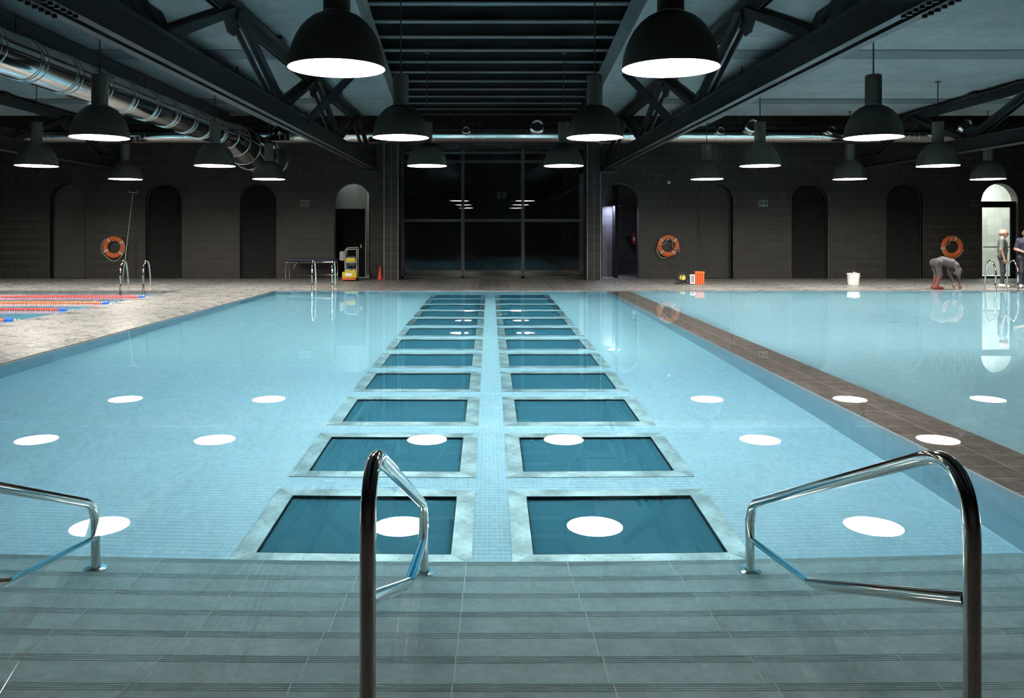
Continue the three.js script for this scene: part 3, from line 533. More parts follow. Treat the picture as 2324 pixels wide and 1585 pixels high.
  mesh('cylinder', lathe([[0.001, 0], [0.07, 0.005], [0.075, 0.03], [0.075, 0.36], [0.05, 0.42], [0.025, 0.44]], 24), M.red, fx); mesh('valve', [capped(new THREE.Vector3(0, 0.43, 0), new THREE.Vector3(0, 0.5, 0), 0.02), bx(-0.02, 0.1, 0.49, 0.51, -0.01, 0.01)], M.black, fx); mesh('hose', bent([new THREE.Vector3(0.02, 0.47, 0), new THREE.Vector3(0.12, 0.46, 0.03), new THREE.Vector3(0.1, 0.2, 0.05)], 0.012, 0.05, 8), M.black, fx); mesh('label', new THREE.CylinderGeometry(0.0757, 0.0757, 0.12, 24, 1, true, -0.6, 1.2).translate(0, 0.2, 0), M.white, fx); mesh('wall_bracket', bx(-0.05, 0.05, 0.15, 0.3, 0.07, 1.47), M.frameDark, fx);
  // glazed lit doorway
  const r3 = room('passage_3', 'bright tiled passage behind the glazed arched door', 15.6, 19.2, 29.2, 3.6, M.paleJoint);
  tiles(r3, 15.62, 19.18, 0.02, 3.5, 29.18, M.paleTile); panel(17.3, 3.58, 28.1, 1.4, 0.5, lin(0.92, 1, 0.93), 0.3, 0.3, 'white ceiling light behind the glazed arched door');
  const gd = structure('door_4', 'black framed glazed arched door with bright passage behind', 'door'), x = arches.glazed, f0 = D_WALL + 0.1, f1 = D_WALL + 0.17;
  mesh('side_jamb', [bx(x - ARCH_W, x - ARCH_W + 0.09, BASE, 2.4, f0, f1), bx(x + ARCH_W - 0.16, x + ARCH_W, BASE, 2.4, f0, f1)], M.blackDoor, gd); mesh('transom_bar', bx(x - ARCH_W, x + ARCH_W, 2.36, 2.56, f0, f1), M.blackDoor, gd); mesh('bottom_rail', bx(x - ARCH_W, x + ARCH_W, BASE, BASE + 0.07, f0, f1), M.blackDoor, gd);
  mesh('pane', new THREE.PlaneGeometry(2 * ARCH_W - 0.24, 2.3), M.glazing, gd).position.set(x - 0.035, 1.22, -(f0 + 0.03)); const fan = new THREE.ShapeGeometry(new THREE.Shape(archPath(x, ARCH_W, ARCH_TOP, 2.56))); fan.translate(0, 0, -(f0 + 0.03)); mesh('fanlight_pane', fan, M.glazing, gd); mesh('push_bar', capped(V(x - 0.5, 1.05, f0 - 0.05), V(x + 0.4, 1.05, f0 - 0.05), 0.02), M.chrome, gd);
}

// ---------------------------------------------------------------- glass panels in the pool floor
{
  const b = 0.122, ord = ['first', 'second', 'third', 'fourth', 'fifth', 'sixth', 'seventh', 'eighth', 'ninth', 'tenth', 'eleventh', 'twelfth'];
  const W0 = 1.3765, L0 = 1.128, y = 0.012;
  const trap = (len, flip) => { const s = new THREE.Shape([[-len / 2, 0], [len / 2, 0], [len / 2 - b, b], [-len / 2 + b, b]].map(([u, v]) => new THREE.Vector2(u, v))), g = new THREE.ExtrudeGeometry(s, { depth: y, bevelEnabled: false }); g.rotateX(-Math.PI / 2); g.translate(0, 0, 0); return metres(g); };
  const longG = trap(W0 - 0.002), shortG = trap(L0 - 0.002);
  const glass = new THREE.BoxGeometry(W0 - 2 * b - 0.004, 0.03, L0 - 2 * b - 0.004);
  const lipL = bx(-(W0 / 2 - b), W0 / 2 - b, -0.055, 0.012, -0.003, 0.003), lipS = bx(-0.003, 0.003, -0.055, 0.012, -(L0 / 2 - b), L0 / 2 - b), screwG = new THREE.CylinderGeometry(0.0045, 0.0045, 0.003, 8);
  panelSpots.forEach(([x0, x1, d0, d1, i]) => {
    const t = thing('floor_window', `teal glass floor panel in a steel frame, ${ord[i]} from the steps in the column towards the ${x0 < 0 ? 'lane pool' : 'divider'}`, 'glass panel', [(x0 + x1) / 2, FLOOR_Y + 0.0045, (d0 + d1) / 2], 0, 'glass panels let into the pool floor');
    for (const s of [1, -1]) { const a = mesh('frame_bar', longG, M.steelFrame, t); a.position.z = s * L0 / 2; if (s < 0) a.rotation.y = Math.PI; const c = mesh('frame_bar', shortG, M.steelFrame, t); c.position.x = s * W0 / 2; c.rotation.y = s * Math.PI / 2; }
    for (const s of [1, -1]) { mesh('gasket', lipL, M.gasket, t).position.z = s * (L0 / 2 - b - 0.003); mesh('gasket', lipS, M.gasket, t).position.x = s * (W0 / 2 - b - 0.003); }
    mesh('glass_pane', glass, M.floorGlass, t).position.y = -0.06;
    if (i < 4) for (let k = 0; k < 5; k++) for (const s of [1, -1]) { const u = (k - 2) / 5; const p = mesh('screw', screwG, M.screw, t); p.position.set(u * W0, y + 0.001, s * (L0 / 2 - b * 0.45)); const q = mesh('screw', screwG, M.screw, t); q.position.set(s * (W0 / 2 - b * 0.45), y + 0.001, u * L0); }
  });
}

// ---------------------------------------------------------------- handrails on the steps
{
  const where = ['on the lane pool side of the steps', 'in the middle of the steps', 'on the divider side of the steps'];
  [-2.086, -0.348, 1.38].forEach((x, i) => {
    const h = thing('handrail', `polished steel handrail going down into the water ${where[i]}`, 'handrail', [x, 0, 2.33], 0, 'handrails on the pool steps');
    const P = (d, y) => new THREE.Vector3(0, y, -(d - 2.33));
    mesh('top_rail', bent([P(2.33, 0.02), P(2.33, 0.895), P(4.318, 0.062), P(4.318, -0.745)], 0.0235, [0.3, 0.13], 24), M.chrome, h);
    mesh('mid_rail', capped(P(2.35, 0.442), P(4.3, -0.315), 0.0225, 20), M.chrome, h);
    for (const [d, y] of [[2.33, 0.014], [4.318, -0.757]]) { const g = mesh('base_flange', lathe([[0.026, 0.022], [0.034, 0.016], [0.055, 0.012], [0.06, 0.004], [0.06, 0], [0.024, 0]], 32), M.flange, h); g.position.copy(P(d, y)); }
    const sl = new THREE.TorusGeometry(0.0238, 0.0022, 8, 24); sl.rotateX(Math.PI / 2); mesh('joint_collar', sl, M.flange, h).position.copy(P(4.318, -0.06));
  });
}

// ---------------------------------------------------------------- lane ropes
{
  const fl = new THREE.CylinderGeometry(0.044, 0.044, 0.03, 14); fl.rotateZ(Math.PI / 2); const disc = new THREE.CylinderGeometry(0.048, 0.048, 0.014, 14); disc.rotateZ(Math.PI / 2);
  [[19.98, -8.46, 'red', 'first from the back wall'], [18.2, -8.52, 'orange', 'second from the back wall'], [16.53, -8.6, 'red', 'third from the back wall'], [14.6, -8.56, 'orange', 'fourth from the back wall']].forEach(([d, x1, c, w]) => {
    const t = thing('lane_rope', `${c} lane rope of floating discs with a blue end, ${w}`, 'lane rope', [x1, -0.055, d], 0, 'lane ropes across the lane pool');
    const P = 0.026, n = Math.ceil((x1 + (VPX * d / FOCAL) + 0.4) / P) + 2;
    for (let i = 0; i < n; i++) { const odd = i >= 5 && i % 2 === 1, o = mesh('float', odd ? disc : fl, i < 5 ? M.floatBlue : odd ? M.floatWhite : c === 'red' ? M.floatRed : M.floatOrange, t); o.position.x = -i * P; if (odd) o.scale.set(1, 0.5, 0.5); else if (i % 4 === 2) o.scale.set(1, 0.86, 0.86); }
    mesh('cable', rod(new THREE.Vector3(-n * P, 0, 0), new THREE.Vector3(LANE_R - x1 - 0.012, 0.0, 0), 0.008, 8), M.rope, t);
    mesh('end_spring', sweepSpring(0.06, LANE_R - x1 - 0.05, 0.022), M.flange, t);
  });
  function sweepSpring(a, b, r) { const p = []; for (let i = 0; i <= 60; i++) { const k = i / 60; p.push(new THREE.Vector3(a + (b - a) * k, Math.cos(k * 37) * r, Math.sin(k * 37) * r)); } return sweep(p, 0.006, 6); }
}
// ---------------------------------------------------------------- ladder handrails at the far edge of the pools
{
  const grab = (x, label, yw) => {
    const t = thing('ladder_rail', label, 'ladder rail', [x, 0, D_POOL], 0, 'curved ladder handrails at the pool edge'), P = (d, y) => new THREE.Vector3(0, y, -d);
    const c = new THREE.CatmullRomCurve3([P(-0.06, yw - 0.5), P(-0.06, yw), P(-0.02, 0.2), P(-0.06, 0.45), P(0.02, 0.68), P(0.14, 0.79), P(0.28, 0.74), P(0.36, 0.55), P(0.40, 0.3), P(0.44, 0.02)]);
    mesh('rail', sweep(c.getPoints(60), 0.021, 14), M.chrome, t); const f = mesh('base_flange', lathe([[0.023, 0.02], [0.045, 0.012], [0.05, 0], [0.022, 0]], 24), M.flange, t); f.position.copy(P(0.44, 0.012));
    if (yw > -0.05) mesh('wall_anchor', capped(P(-0.06, -0.3), P(0.0, -0.3), 0.03, 12), M.flange, t); else mesh('wall_anchor', capped(P(-0.06, -0.35), P(0.0, -0.35), 0.03, 12), M.flange, t);
  };
  grab(-9.57, 'curved chrome ladder handrail of the lane pool, beside the leaning pole', -0.1); grab(-8.98, 'curved chrome ladder handrail of the lane pool, towards the slatted shutter', -0.1);
  grab(-4.6, 'curved chrome ladder handrail in front of the treatment table', -0.02); grab(-4.08, 'curved chrome ladder handrail in front of the cleaning cart', -0.02);
  grab(13.12, 'curved chrome ladder handrail of the shallow pool, in front of the glazed door', -0.02); grab(13.7, 'curved chrome ladder handrail of the shallow pool, beside the standing people', -0.02);
}
// ---------------------------------------------------------------- life rings, pole, signs, sensor
{
  const ringG = new THREE.TorusGeometry(0.285, 0.085, 20, 56); ringG.scale(1, 1, 0.75);
  const band = new THREE.TorusGeometry(0.285, 0.0875, 16, 5, 0.2); band.scale(1, 1, 0.76); band.rotateZ(-0.1);
  const ring = (x, y, label, loops, bands, d = D_WALL, turn = 0) => {
    const t = thing('life_ring', label, 'life ring', [x, y, d - 0.1], turn, 'orange life rings on the walls');
    mesh('ring', ringG, M.orange, t); for (const a of bands) { const o = mesh('band', band, M.whiteBand, t); o.rotation.z = a; }
    for (const pts of loops) mesh('rope', sweep(new THREE.CatmullRomCurve3(pts.map(([u, v]) => new THREE.Vector3(u, v, 0.07))).getPoints(24), 0.011, 7), M.rope, t);
    mesh('hook', [bx(-0.03, 0.03, 0.19, 0.23, 0.07, 0.082), bx(-0.015, 0.015, 0.19, 0.22, -0.07, 0.07)], M.trimMetal, t);
  };
  const q = [0.5, 2.2, 3.6, 5.6];
  ring((259 - VPX) * 26.8 / FOCAL, 1.05, 'orange life ring on the wall beside the leaning pole', [[[-0.26, 0.28], [-0.38, 0.05], [-0.36, -0.16], [-0.27, -0.28]], [[-0.27, -0.28], [-0.1, -0.42], [0.05, -0.46], [0.2, -0.38], [0.29, -0.27]], [[0.29, -0.27], [0.36, -0.15], [0.36, 0.1], [0.28, 0.27]]], q);
  ring((1516 - VPX) * 26.8 / FOCAL, 1.09, 'orange life ring with draped rope on the wall above the reel', [[[0.02, 0.34], [-0.03, 0.2], [-0.15, 0.06], [-0.33, 0.04]], [[0.02, 0.34], [0.11, 0.22], [0.13, 0], [0.2, -0.12], [0.35, -0.07], [0.35, -0.22]], [[-0.33, 0.04], [-0.38, -0.12], [-0.3, -0.32], [-0.18, -0.4], [-0.03, -0.36]]], [0.7, 2.4, 3.9, 5.4]);
  ring((2160 - VPX) * 26.8 / FOCAL, 1.06, 'orange life ring on the wall above the bending person', [[[-0.02, 0.35], [-0.12, 0.12], [-0.34, -0.02]], [[-0.34, -0.02], [-0.28, -0.25], [-0.05, -0.39], [0.2, -0.3], [0.36, -0.08]]], [1.2, 3.3]);
  ring(5.3, 1.15, 'orange life ring on the near wall, seen mirrored in the dark glazing', [], q, D_NEAR + 0.21, Math.PI);
  const pole = thing('net_pole', 'thin pale pole leaning on the wall beside a life ring', 'pole', [-11.9, 0.012, 26.4]);
  mesh('shaft', rod(new THREE.Vector3(0.02, 0, 0), new THREE.Vector3(0.17, 2.84, -0.42), 0.013, 10), M.whiteBand, pole); mesh('head', bent([new THREE.Vector3(0.03, 2.9, -0.44), new THREE.Vector3(0.04, 2.84, -0.43), new THREE.Vector3(0.3, 2.84, -0.43), new THREE.Vector3(0.31, 2.9, -0.44)], 0.012, 0.05, 8), M.trimMetal, pole);
  // small safety signs: dark plates with a pale green border; the print is too small to read
  const sign = (px, label, mode) => {
    const cv = document.createElement('canvas'); cv.width = 192; cv.height = 132; const g = cv.getContext('2d');
    g.fillStyle = '#16261d'; g.fillRect(0, 0, 192, 132); g.strokeStyle = mode === 2 ? '#6f7a74' : '#b9d8c0'; g.lineWidth = 8; g.strokeRect(6, 6, 180, 120); g.fillStyle = mode === 2 ? '#4c5651' : '#8fae98';
    let sd = 11; const r = () => { sd = (sd * 16807) % 2147483647; return sd / 2147483647; };
    for (let row = 0; row < (mode === 1 ? 2 : 4); row++) { let x = 34; while (x < 150) { const w = 6 + 16 * r(); g.fillRect(x, 30 + row * 20, w, 9); x += w + 5; } }
    if (mode === 1) { g.fillStyle = '#d5e6d6'; g.fillRect(30, 100, 46, 10); g.fillRect(104, 92, 16, 22); g.fillRect(98, 78, 10, 18); g.fillRect(120, 100, 34, 10); g.fillRect(84, 104, 20, 8); }
    const tx = new THREE.CanvasTexture(cv); tx.colorSpace = THREE.SRGBColorSpace;
    const t = thing('safety_sign', label, 'sign', [(px - VPX) * D_WALL / FOCAL, EYE + (VPY - 461.5) * D_WALL / FOCAL, D_WALL - 0.012]);
    mesh('plate', new THREE.BoxGeometry(0.3, 0.206, 0.012), M.black, t); const f = new THREE.PlaneGeometry(0.29, 0.2); f.translate(0, 0, 0.0065); mesh('printed_face', f, std(0xffffff, { map: tx, roughness: 0.5 }), t);
  };
  sign(692, 'small dark green sign with lines of print, between shutter and lit passage', 0); sign(1732, 'small dark green sign with white pictogram between plain door and shutter', 1); sign(2212, 'small dull grey sign beside the glazed arched door', 2);
  const sn = thing('wall_sensor', 'small round white sensor on the wall high above the life ring', 'sensor', [(1518 - VPX) * D_WALL / FOCAL, EYE + (VPY - 414) * D_WALL / FOCAL, D_WALL]); const sg = lathe([[0.001, 0.05], [0.03, 0.045], [0.05, 0.02], [0.055, 0]], 24); sg.rotateX(Math.PI / 2); mesh('dome', sg, M.white, sn); mesh('back_plate', new THREE.CylinderGeometry(0.06, 0.06, 0.01, 24).rotateX(Math.PI / 2), M.white, sn);
}
// ---------------------------------------------------------------- things standing on the far deck
const DY = 0.012;
{
  const t = thing('treatment_table', 'long low table with dark padded top and chrome legs by the wall', 'table', [-5.72, DY, 26.25]);
  mesh('table_top', new RoundedBoxGeometry(1.66, 0.075, 0.62, 3, 0.03).translate(0, 0.635, 0), M.navy, t);
  for (const z of [-0.25, 0.25]) mesh('leg_frame', bent([new THREE.Vector3(-0.78, 0, z), new THREE.Vector3(-0.78, 0.57, z), new THREE.Vector3(0.78, 0.57, z), new THREE.Vector3(0.78, 0, z)], 0.016, 0.06, 10), M.chrome, t);
  mesh('stretcher', rod(new THREE.Vector3(-0.55, 0.14, -0.25), new THREE.Vector3(0.78, 0.14, -0.25), 0.012, 8), M.chrome, t); mesh('brace', rod(new THREE.Vector3(-0.42, 0.57, 0.25), new THREE.Vector3(-0.55, 0.35, 0.25), 0.01, 8), M.chrome, t);
  const c = thing('cleaning_cart', 'yellow cleaning cart with mop buckets and a tube handle', 'cart', [-4.36, DY, 25.55]);
  mesh('lower_bucket', [new RoundedBoxGeometry(0.46, 0.2, 0.4, 3, 0.03).translate(0, 0.19, 0), new RoundedBoxGeometry(0.34, 0.1, 0.3, 2, 0.02).translate(0.02, 0.32, 0)], M.yellow, c);
  mesh('front_label', bx(-0.12, 0.08, 0.17, 0.25, -0.206, -0.2), M.white, c); mesh('red_tray', new RoundedBoxGeometry(0.42, 0.09, 0.42, 2, 0.02).translate(-0.02, 0.075, 0.01), M.orange, c);
  mesh('blue_rim', bx(-0.16, 0.2, 0.37, 0.4, -0.16, 0.16), M.blue, c);
  mesh('upper_bucket', [new RoundedBoxGeometry(0.3, 0.14, 0.28, 3, 0.02).translate(0.03, 0.66, 0)], M.yellow, c); mesh('wringer', [bx(-0.1, 0.17, 0.46, 0.56, -0.13, 0.13)], M.black, c); mesh('shelf', bx(-0.14, 0.2, 0.56, 0.59, -0.15, 0.15), M.grey, c);
  mesh('handle_frame', bent([new THREE.Vector3(-0.14, 0.2, -0.14), new THREE.Vector3(-0.14, 1.03, -0.14), new THREE.Vector3(0.22, 1.05, -0.14), new THREE.Vector3(0.22, 0.2, -0.14)], 0.014, 0.05, 10), M.trimMetal, c);
  mesh('handle_frame', bent([new THREE.Vector3(-0.14, 0.2, 0.14), new THREE.Vector3(-0.14, 0.98, 0.14), new THREE.Vector3(0.22, 1.0, 0.14), new THREE.Vector3(0.22, 0.2, 0.14)], 0.014, 0.05, 10), M.trimMetal, c);
  mesh('hanging_bag', new RoundedBoxGeometry(0.16, 0.3, 0.2, 3, 0.04).translate(-0.25, 0.78, 0), M.grey, c); mesh('mop_handle', [rod(new THREE.Vector3(0.24, 0.55, 0.17), new THREE.Vector3(0.02, 0.34, 0.19), 0.012, 8), rod(new THREE.Vector3(0.24, 0.85, 0.17), new THREE.Vector3(0.24, 0.55, 0.17), 0.012, 8)], M.black, c);
  mesh('blue_cloth', bx(-0.1, 0.18, 0.735, 0.775, -0.12, 0.12), M.navy, c);
  for (const [x, z] of [[-0.17, 0.16], [0.2, 0.16], [-0.17, -0.16], [0.2, -0.16]]) mesh('wheel', capped(new THREE.Vector3(x - 0.02, 0.045, z), new THREE.Vector3(x + 0.02, 0.045, z), 0.045, 16), M.black, c);
  const co = thing('floor_cone', 'red plastic floor cone behind the tiled pillar', 'cone', [-3.52, DY, 26.25]); mesh('cone_body', lathe([[0.11, 0.02], [0.1, 0.03], [0.03, 0.42], [0.02, 0.43], [0.001, 0.43]], 24), M.red, co); mesh('foot', new RoundedBoxGeometry(0.26, 0.02, 0.26, 2, 0.008).translate(0, 0.01, 0), M.red, co);
  // reel, tool box and crate
  const r = thing('cable_reel', 'black cable reel with a yellow hub standing on the deck', 'reel', [5.64, DY, 23.9]);
  for (const z of [-0.07, 0.07]) mesh('drum_side', capped(new THREE.Vector3(0, 0.19, z - 0.008), new THREE.Vector3(0, 0.19, z + 0.008), 0.16, 32), M.black, r); mesh('wound_cable', capped(new THREE.Vector3(0, 0.19, -0.06), new THREE.Vector3(0, 0.19, 0.06), 0.13, 28), M.cable, r);
  mesh('hub', capped(new THREE.Vector3(0, 0.19, 0.07), new THREE.Vector3(0, 0.19, 0.092), 0.088, 28), M.yellow, r); mesh('hub_cap', capped(new THREE.Vector3(0, 0.19, 0.09), new THREE.Vector3(0, 0.19, 0.1), 0.03, 16), M.white, r);
  for (const z of [-0.1, 0.1]) mesh('stand', bent([new THREE.Vector3(-0.17, 0.012, z), new THREE.Vector3(-0.05, 0.12, z), new THREE.Vector3(0.05, 0.12, z), new THREE.Vector3(0.17, 0.012, z)], 0.012, 0.04, 8), M.black, r); mesh('carry_handle', bent([new THREE.Vector3(-0.06, 0.12, -0.1), new THREE.Vector3(0.04, 0.38, -0.1), new THREE.Vector3(0.04, 0.38, 0.1), new THREE.Vector3(-0.06, 0.12, 0.1)], 0.01, 0.03, 8), M.black, r);
  const b = thing('tool_box', 'small white framed box between the reel and the red crate', 'box', [5.91, DY, 23.85]); mesh('body', new RoundedBoxGeometry(0.13, 0.26, 0.22, 2, 0.01).translate(0, 0.145, 0), M.grey, b); mesh('front_frame', [bx(-0.07, 0.07, 0.02, 0.05, -0.12, -0.11), bx(-0.07, 0.07, 0.26, 0.29, -0.12, -0.11), bx(-0.07, -0.045, 0.05, 0.26, -0.12, -0.11), bx(0.045, 0.07, 0.05, 0.26, -0.12, -0.11)], M.white, b); mesh('top_handle', bent([new THREE.Vector3(-0.04, 0.27, 0), new THREE.Vector3(-0.04, 0.31, 0), new THREE.Vector3(0.04, 0.31, 0), new THREE.Vector3(0.04, 0.27, 0)], 0.008, 0.02, 8), M.black, b);
  const k = thing('plastic_crate', 'orange-red slotted plastic crate standing beside the reel', 'crate', [6.13, DY, 23.9]); mesh('inner_body', bx(-0.11, 0.11, 0.01, 0.33, -0.12, 0.12), M.red, k);
  for (let i = 0; i < 4; i++) mesh('rib', bx(-0.125 + i * 0.068, -0.125 + i * 0.068 + 0.042, 0, 0.32, -0.14, -0.12), M.orange, k); mesh('top_rim', [bx(-0.14, 0.14, 0.31, 0.37, -0.145, -0.11), bx(-0.14, 0.14, 0.31, 0.37, 0.11, 0.145), bx(-0.14, -0.11, 0.31, 0.37, -0.11, 0.11), bx(0.11, 0.14, 0.31, 0.37, -0.11, 0.11)], M.orange, k); mesh('side_ribs', [bx(-0.135, -0.11, 0, 0.31, -0.12, 0.12), bx(0.11, 0.135, 0, 0.31, -0.12, 0.12)], M.orange, k);
  const u = thing('white_bucket', 'white plastic bucket with yellow label and tools sticking out', 'bucket', [10.53, DY, 23.6]);
  mesh('bucket_body', lathe([[0.001, 0], [0.145, 0], [0.15, 0.01], [0.165, 0.3], [0.175, 0.302], [0.178, 0.33], [0.165, 0.335], [0.155, 0.3], [0.138, 0.02]], 36), M.white, u); const lb = new THREE.CylinderGeometry(0.1565, 0.153, 0.13, 12, 1, true, -0.1, 0.9); lb.translate(0, 0.13, 0); mesh('label', lb, M.yellow, u);
  mesh('carry_handle', sweep(new THREE.CatmullRomCurve3([[-0.17, 0.3, 0.03], [-0.14, 0.24, 0.13], [0, 0.2, 0.175], [0.14, 0.24, 0.13], [0.17, 0.3, 0.03]].map((p) => new THREE.Vector3(...p))).getPoints(20), 0.005, 6), M.trimMetal, u); mesh('tools', [bent([new THREE.Vector3(-0.06, 0.1, 0), new THREE.Vector3(-0.16, 0.42, 0), new THREE.Vector3(-0.1, 0.44, 0.02)], 0.012, 0.03, 8), rod(new THREE.Vector3(0.02, 0.1, 0.03), new THREE.Vector3(-0.06, 0.4, 0.05), 0.014, 8)], M.black, u); mesh('cloth', new THREE.SphereGeometry(0.09, 16, 10).scale(1, 0.5, 1).translate(0.02, 0.33, 0), M.grey, u);
}
// two pale grilles on the near wall, mirrored in the glazing
{
  const t = thing('wall_grille', 'pair of pale grilles on the near wall, mirrored in the dark glazing', 'grille', [0.82, 4.1, D_NEAR + 0.02]); for (const x of [-0.18, 0.18]) { mesh('grille', bx(x - 0.14, x + 0.14, -0.22, 0.22, -0.02, 0.0), M.white, t); }
}
// ---------------------------------------------------------------- people by the pool
{
  // field of tapered capsules, meshed; each vertex takes the colour of the nearest bone
  function blob(bones, n, k) {
    const lo = [9, 9, 9], hi = [-9, -9, -9];
    for (const b of bones) for (const e of [0, 3]) for (let a = 0; a < 3; a++) { const r = Math.max(b[6], b[7]) + 0.03; lo[a] = Math.min(lo[a], b[e + a] - r); hi[a] = Math.max(hi[a], b[e + a] + r); }
    const half = Math.max(hi[0] - lo[0], hi[1] - lo[1], hi[2] - lo[2]) / 2 * 1.08, mid = lo.map((v, a) => (v + hi[a]) / 2);
    const mc = new MarchingCubes(n, new THREE.MeshStandardMaterial(), false, false, 60000); mc.isolation = 0; mc.reset();
    const one = (b, x, y, z) => { const dx = b[3] - b[0], dy = b[4] - b[1], dz = b[5] - b[2], l = dx * dx + dy * dy + dz * dz || 1e-9; const t = Math.max(0, Math.min(1, ((x - b[0]) * dx + (y - b[1]) * dy + (z - b[2]) * dz) / l)); return Math.hypot(x - b[0] - t * dx, y - b[1] - t * dy, z - b[2] - t * dz) - (b[6] + t * (b[7] - b[6])); };
    for (let q = 0; q < n; q++) for (let j = 0; j < n; j++) for (let i = 0; i < n; i++) {
      const x = mid[0] + half * (i - n / 2) / (n / 2), y = mid[1] + half * (j - n / 2) / (n / 2), z = mid[2] + half * (q - n / 2) / (n / 2); let d = 1e3;
      for (const b of bones) { const e = one(b, x, y, z); if (e > d + k) continue; const h = Math.max(k - Math.abs(d - e), 0) / k; d = Math.min(d, e) - h * h * k / 4; }
      mc.field[q * n * n + j * n + i] = -d;
    }
    mc.update();
    const m = mc.count, pos = new Float32Array(m * 3), nor = new Float32Array(m * 3), col = new Float32Array(m * 3);
    for (let i = 0; i < m; i++) {
      const p = [0, 1, 2].map((a) => mid[a] + half * mc.positionArray[3 * i + a]); let best = 9, c = null; for (const b of bones) { const e = one(b, ...p); if (e < best) { best = e; c = b[8]; } }
      for (let a = 0; a < 3; a++) { pos[3 * i + a] = p[a]; nor[3 * i + a] = mc.normalArray[3 * i + a]; col[3 * i + a] = c[a]; }
    }
    const g = new THREE.BufferGeometry(); g.setAttribute('position', new THREE.BufferAttribute(pos, 3)); g.setAttribute('normal', new THREE.BufferAttribute(nor, 3)); g.setAttribute('color', new THREE.BufferAttribute(col, 3)); return g;
  }
  const tint = (g, c) => { if (g.index) g = g.toNonIndexed(); g.deleteAttribute('uv'); const n = g.attributes.position.count, a = new Float32Array(n * 3); for (let i = 0; i < n; i++) a.set(c, 3 * i); g.setAttribute('color', new THREE.BufferAttribute(a, 3)); return g; };
  const SKIN = [0.3, 0.18, 0.13];
  const B = (a, b, ra, rb, c) => [...a, ...b, ra, rb, c];
  function hand(wrist, elbow, palmSide) {   // palm, four fingers and a thumb, slightly curled
    const dir = new THREE.Vector3(...wrist).sub(new THREE.Vector3(...elbow)).normalize(), side = new THREE.Vector3(...palmSide).normalize(), across = new THREE.Vector3().crossVectors(dir, side).normalize(), W0 = new THREE.Vector3(...wrist), out = [];
    const at = (a, b, c) => W0.clone().addScaledVector(dir, a).addScaledVector(across, b).addScaledVector(side, c).toArray();
    out.push(B(at(0, 0, 0), at(0.08, 0, 0), 0.024, 0.03, SKIN));
    [[-0.027, 0.055], [-0.009, 0.068], [0.009, 0.064], [0.026, 0.05]].forEach(([o, l]) => { out.push(B(at(0.085, o, 0), at(0.085 + l * 0.55, o * 1.1, 0.008), 0.0095, 0.009, SKIN), B(at(0.085 + l * 0.55, o * 1.1, 0.008), at(0.085 + l, o * 1.1, 0.03), 0.009, 0.008, SKIN)); });
    out.push(B(at(0.03, -0.03, 0.005), at(0.06, -0.052, 0.015), 0.012, 0.011, SKIN), B(at(0.06, -0.052, 0.015), at(0.09, -0.05, 0.022), 0.0105, 0.009, SKIN)); return out;
  }
  function head(c, face, up, hair, bald) {   // skull, jaw, nose, ears; face and up are directions
    const F = new THREE.Vector3(...face).normalize(), U = new THREE.Vector3(...up).normalize(), R = new THREE.Vector3().crossVectors(U, F).normalize(), C = new THREE.Vector3(...c), at = (f, u, r) => C.clone().addScaledVector(F, f).addScaledVector(U, u).addScaledVector(R, r).toArray();
    const H0 = bald ? SKIN : hair, b = [B(at(-0.015, 0.035, 0), at(0.012, 0.035, 0), 0.085, 0.078, H0), B(at(0.03, -0.01, 0), at(0.045, -0.07, 0), 0.06, 0.042, SKIN), B(at(0.05, 0.025, 0), at(0.045, 0.0, 0), 0.05, 0.05, SKIN), B(at(0.09, 0.012, 0), at(0.112, -0.018, 0), 0.011, 0.015, SKIN), B(at(0.085, -0.05, -0.018), at(0.085, -0.05, 0.018), 0.011, 0.011, [0.3, 0.13, 0.1])];
    for (const s of [-1, 1]) b.push(B(at(-0.01, 0.02, s * 0.08), at(-0.005, -0.02, s * 0.078), 0.016, 0.012, SKIN), B(at(0.088, 0.018, s * 0.03), at(0.09, 0.018, s * 0.03), 0.011, 0.011, [0.03, 0.025, 0.02]));
    b.push(B(at(-0.045, 0.0, 0), at(-0.045, -0.03, 0), 0.06, 0.05, hair)); return b;
  }
  const skinMat = std(0xffffff, { roughness: 0.75, vertexColors: true });
  function person(label, pos, turn, p) {
    const t = thing('person', label, 'person', pos, turn); const b = [];
    for (const s of ['L', 'R']) {
      const q = p[s]; b.push(B(q.hip, q.knee, 0.09, 0.062, p.trousers), B(q.knee, q.ankle, 0.06, 0.042, p.lower || p.trousers), B(q.ankle, [q.ankle[0], q.ankle[1] - 0.03, q.ankle[2]], 0.045, 0.045, p.shoes), B([q.ankle[0] - q.toe[0] * 0.25, 0.045, q.ankle[2] - q.toe[2] * 0.25], [q.ankle[0] + q.toe[0], 0.035, q.ankle[2] + q.toe[2]], 0.045, 0.034, p.shoes));
      const half = q.sh.map((v, a) => v + (q.elbow[a] - v) * 0.75); b.push(B(q.sh, half, 0.062, 0.055, p.shirt), B(half, q.elbow, 0.044, 0.04, p.sleeve || SKIN), B(q.elbow, q.wrist, 0.04, 0.027, p.sleeve || SKIN));
    }
    const mid = (a, c) => a.map((v, i) => (v + c[i]) / 2), off = (a, c, k) => a.map((v, i) => v + (c[i] - v) * k);
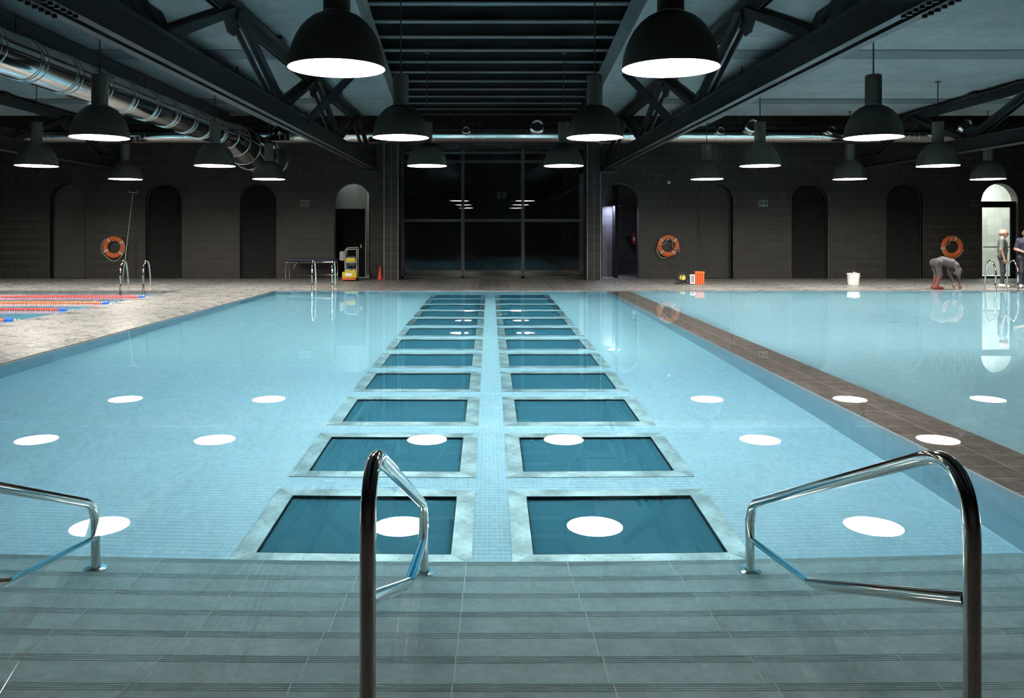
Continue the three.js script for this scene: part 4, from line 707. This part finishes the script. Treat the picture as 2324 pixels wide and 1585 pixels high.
    b.push(B(p.L.hip, p.R.hip, 0.105, 0.105, p.trousers), B(off(p.pelvis, p.L.hip, 0.45), off(p.waist, p.L.sh, 0.12), 0.1, 0.105, p.shirt), B(off(p.pelvis, p.R.hip, 0.45), off(p.waist, p.R.sh, 0.12), 0.1, 0.105, p.shirt), B(off(p.waist, p.L.sh, 0.1), off(p.chest, p.L.sh, 0.4), 0.11, 0.12, p.shirt), B(off(p.waist, p.R.sh, 0.1), off(p.chest, p.R.sh, 0.4), 0.11, 0.12, p.shirt), B(p.L.sh, p.R.sh, 0.06, 0.06, p.shirt), B(mid(p.L.sh, p.R.sh), p.neck, 0.075, 0.055, p.shirt), B(p.neck, p.head, 0.052, 0.05, SKIN));
    const parts = [blob(b, 96, 0.045), blob(head(p.head, p.face, p.up, p.hair, p.bald), 56, 0.03)];
    for (const s of ['L', 'R']) parts.push(blob(hand(p[s].wrist, p[s].elbow, p[s].palm), 52, 0.008));
    const g = mergeGeometries(parts); mesh('body', g, skinMat, t);
  }
  const stand = (arms, o) => ({ pelvis: [0, 0.84, 0], waist: [0, 0.98, 0.01], chest: [0, 1.17, 0.01], neck: [0, 1.36, 0.0], head: [0, 1.48, 0.03], face: [0, -0.05, 1], up: [0, 1, 0],
    L: { hip: [0.09, 0.84, 0], knee: [0.1, 0.45, 0.02], ankle: [0.11, 0.08, -0.01], toe: [0.02, 0, 0.16], sh: [0.17, 1.3, 0], ...arms.L }, R: { hip: [-0.09, 0.84, 0], knee: [-0.1, 0.45, 0.02], ankle: [-0.11, 0.08, -0.01], toe: [-0.02, 0, 0.16], sh: [-0.17, 1.3, 0], ...arms.R }, ...o });
  const hang = { L: { elbow: [0.23, 1.04, -0.02], wrist: [0.24, 0.8, 0.05], palm: [-1, 0, 0] }, R: { elbow: [-0.23, 1.04, -0.02], wrist: [-0.24, 0.8, 0.05], palm: [1, 0, 0] } };
  person('person in a grey t-shirt standing in front of the glazed arched door', [14.12, DY, 22.45], 1.0, stand(hang, { shirt: [0.09, 0.1, 0.097], trousers: [0.035, 0.035, 0.04], shoes: [0.55, 0.55, 0.52], hair: [0.12, 0.08, 0.05], bald: true }));
  const fold = { L: { elbow: [0.24, 1.05, 0.04], wrist: [0.06, 1.0, 0.24], palm: [0, 1, 0] }, R: { elbow: [-0.24, 1.05, 0.04], wrist: [-0.05, 0.98, 0.22], palm: [0, 1, 0] } };
  person('person in a navy polo shirt with forearms held together, beside the grey t-shirt', [14.62, DY, 22.2], -0.6, stand(fold, { shirt: [0.007, 0.007, 0.026], trousers: [0.02, 0.02, 0.03], shoes: [0.5, 0.5, 0.5], hair: [0.06, 0.03, 0.02] }));
  person('person bending down to the deck in grey clothes and red boots', [12.05, DY, 21.75], 0, { shirt: [0.085, 0.072, 0.072], sleeve: [0.08, 0.068, 0.068], trousers: [0.06, 0.054, 0.054], lower: [0.13, 0.045, 0.045], shoes: [0.2, 0.03, 0.03], hair: [0.05, 0.035, 0.03], pelvis: [-0.12, 0.72, 0], waist: [0.0, 0.76, 0], chest: [0.2, 0.72, 0], neck: [0.36, 0.6, 0], head: [0.43, 0.49, 0], face: [0.25, -1, 0], up: [1, 0.2, 0],
    L: { hip: [-0.14, 0.7, 0.09], knee: [-0.1, 0.38, 0.12], ankle: [-0.2, 0.08, 0.13], toe: [0.16, 0, 0.02], sh: [0.32, 0.64, 0.16], elbow: [0.36, 0.38, 0.18], wrist: [0.42, 0.16, 0.12], palm: [0, -1, 0] }, R: { hip: [-0.14, 0.7, -0.09], knee: [-0.06, 0.38, -0.12], ankle: [-0.12, 0.08, -0.13], toe: [0.16, 0, -0.02], sh: [0.32, 0.64, -0.16], elbow: [0.34, 0.38, -0.18], wrist: [0.38, 0.16, -0.12], palm: [0, -1, 0] } });
}

// ---------------------------------------------------------------- hand over
scene.traverse((o) => { if (o.isMesh) { o.castShadow = o.material !== M.water && o.material !== M.glazing; o.receiveShadow = true; } });
renderer.render(scene, camera);
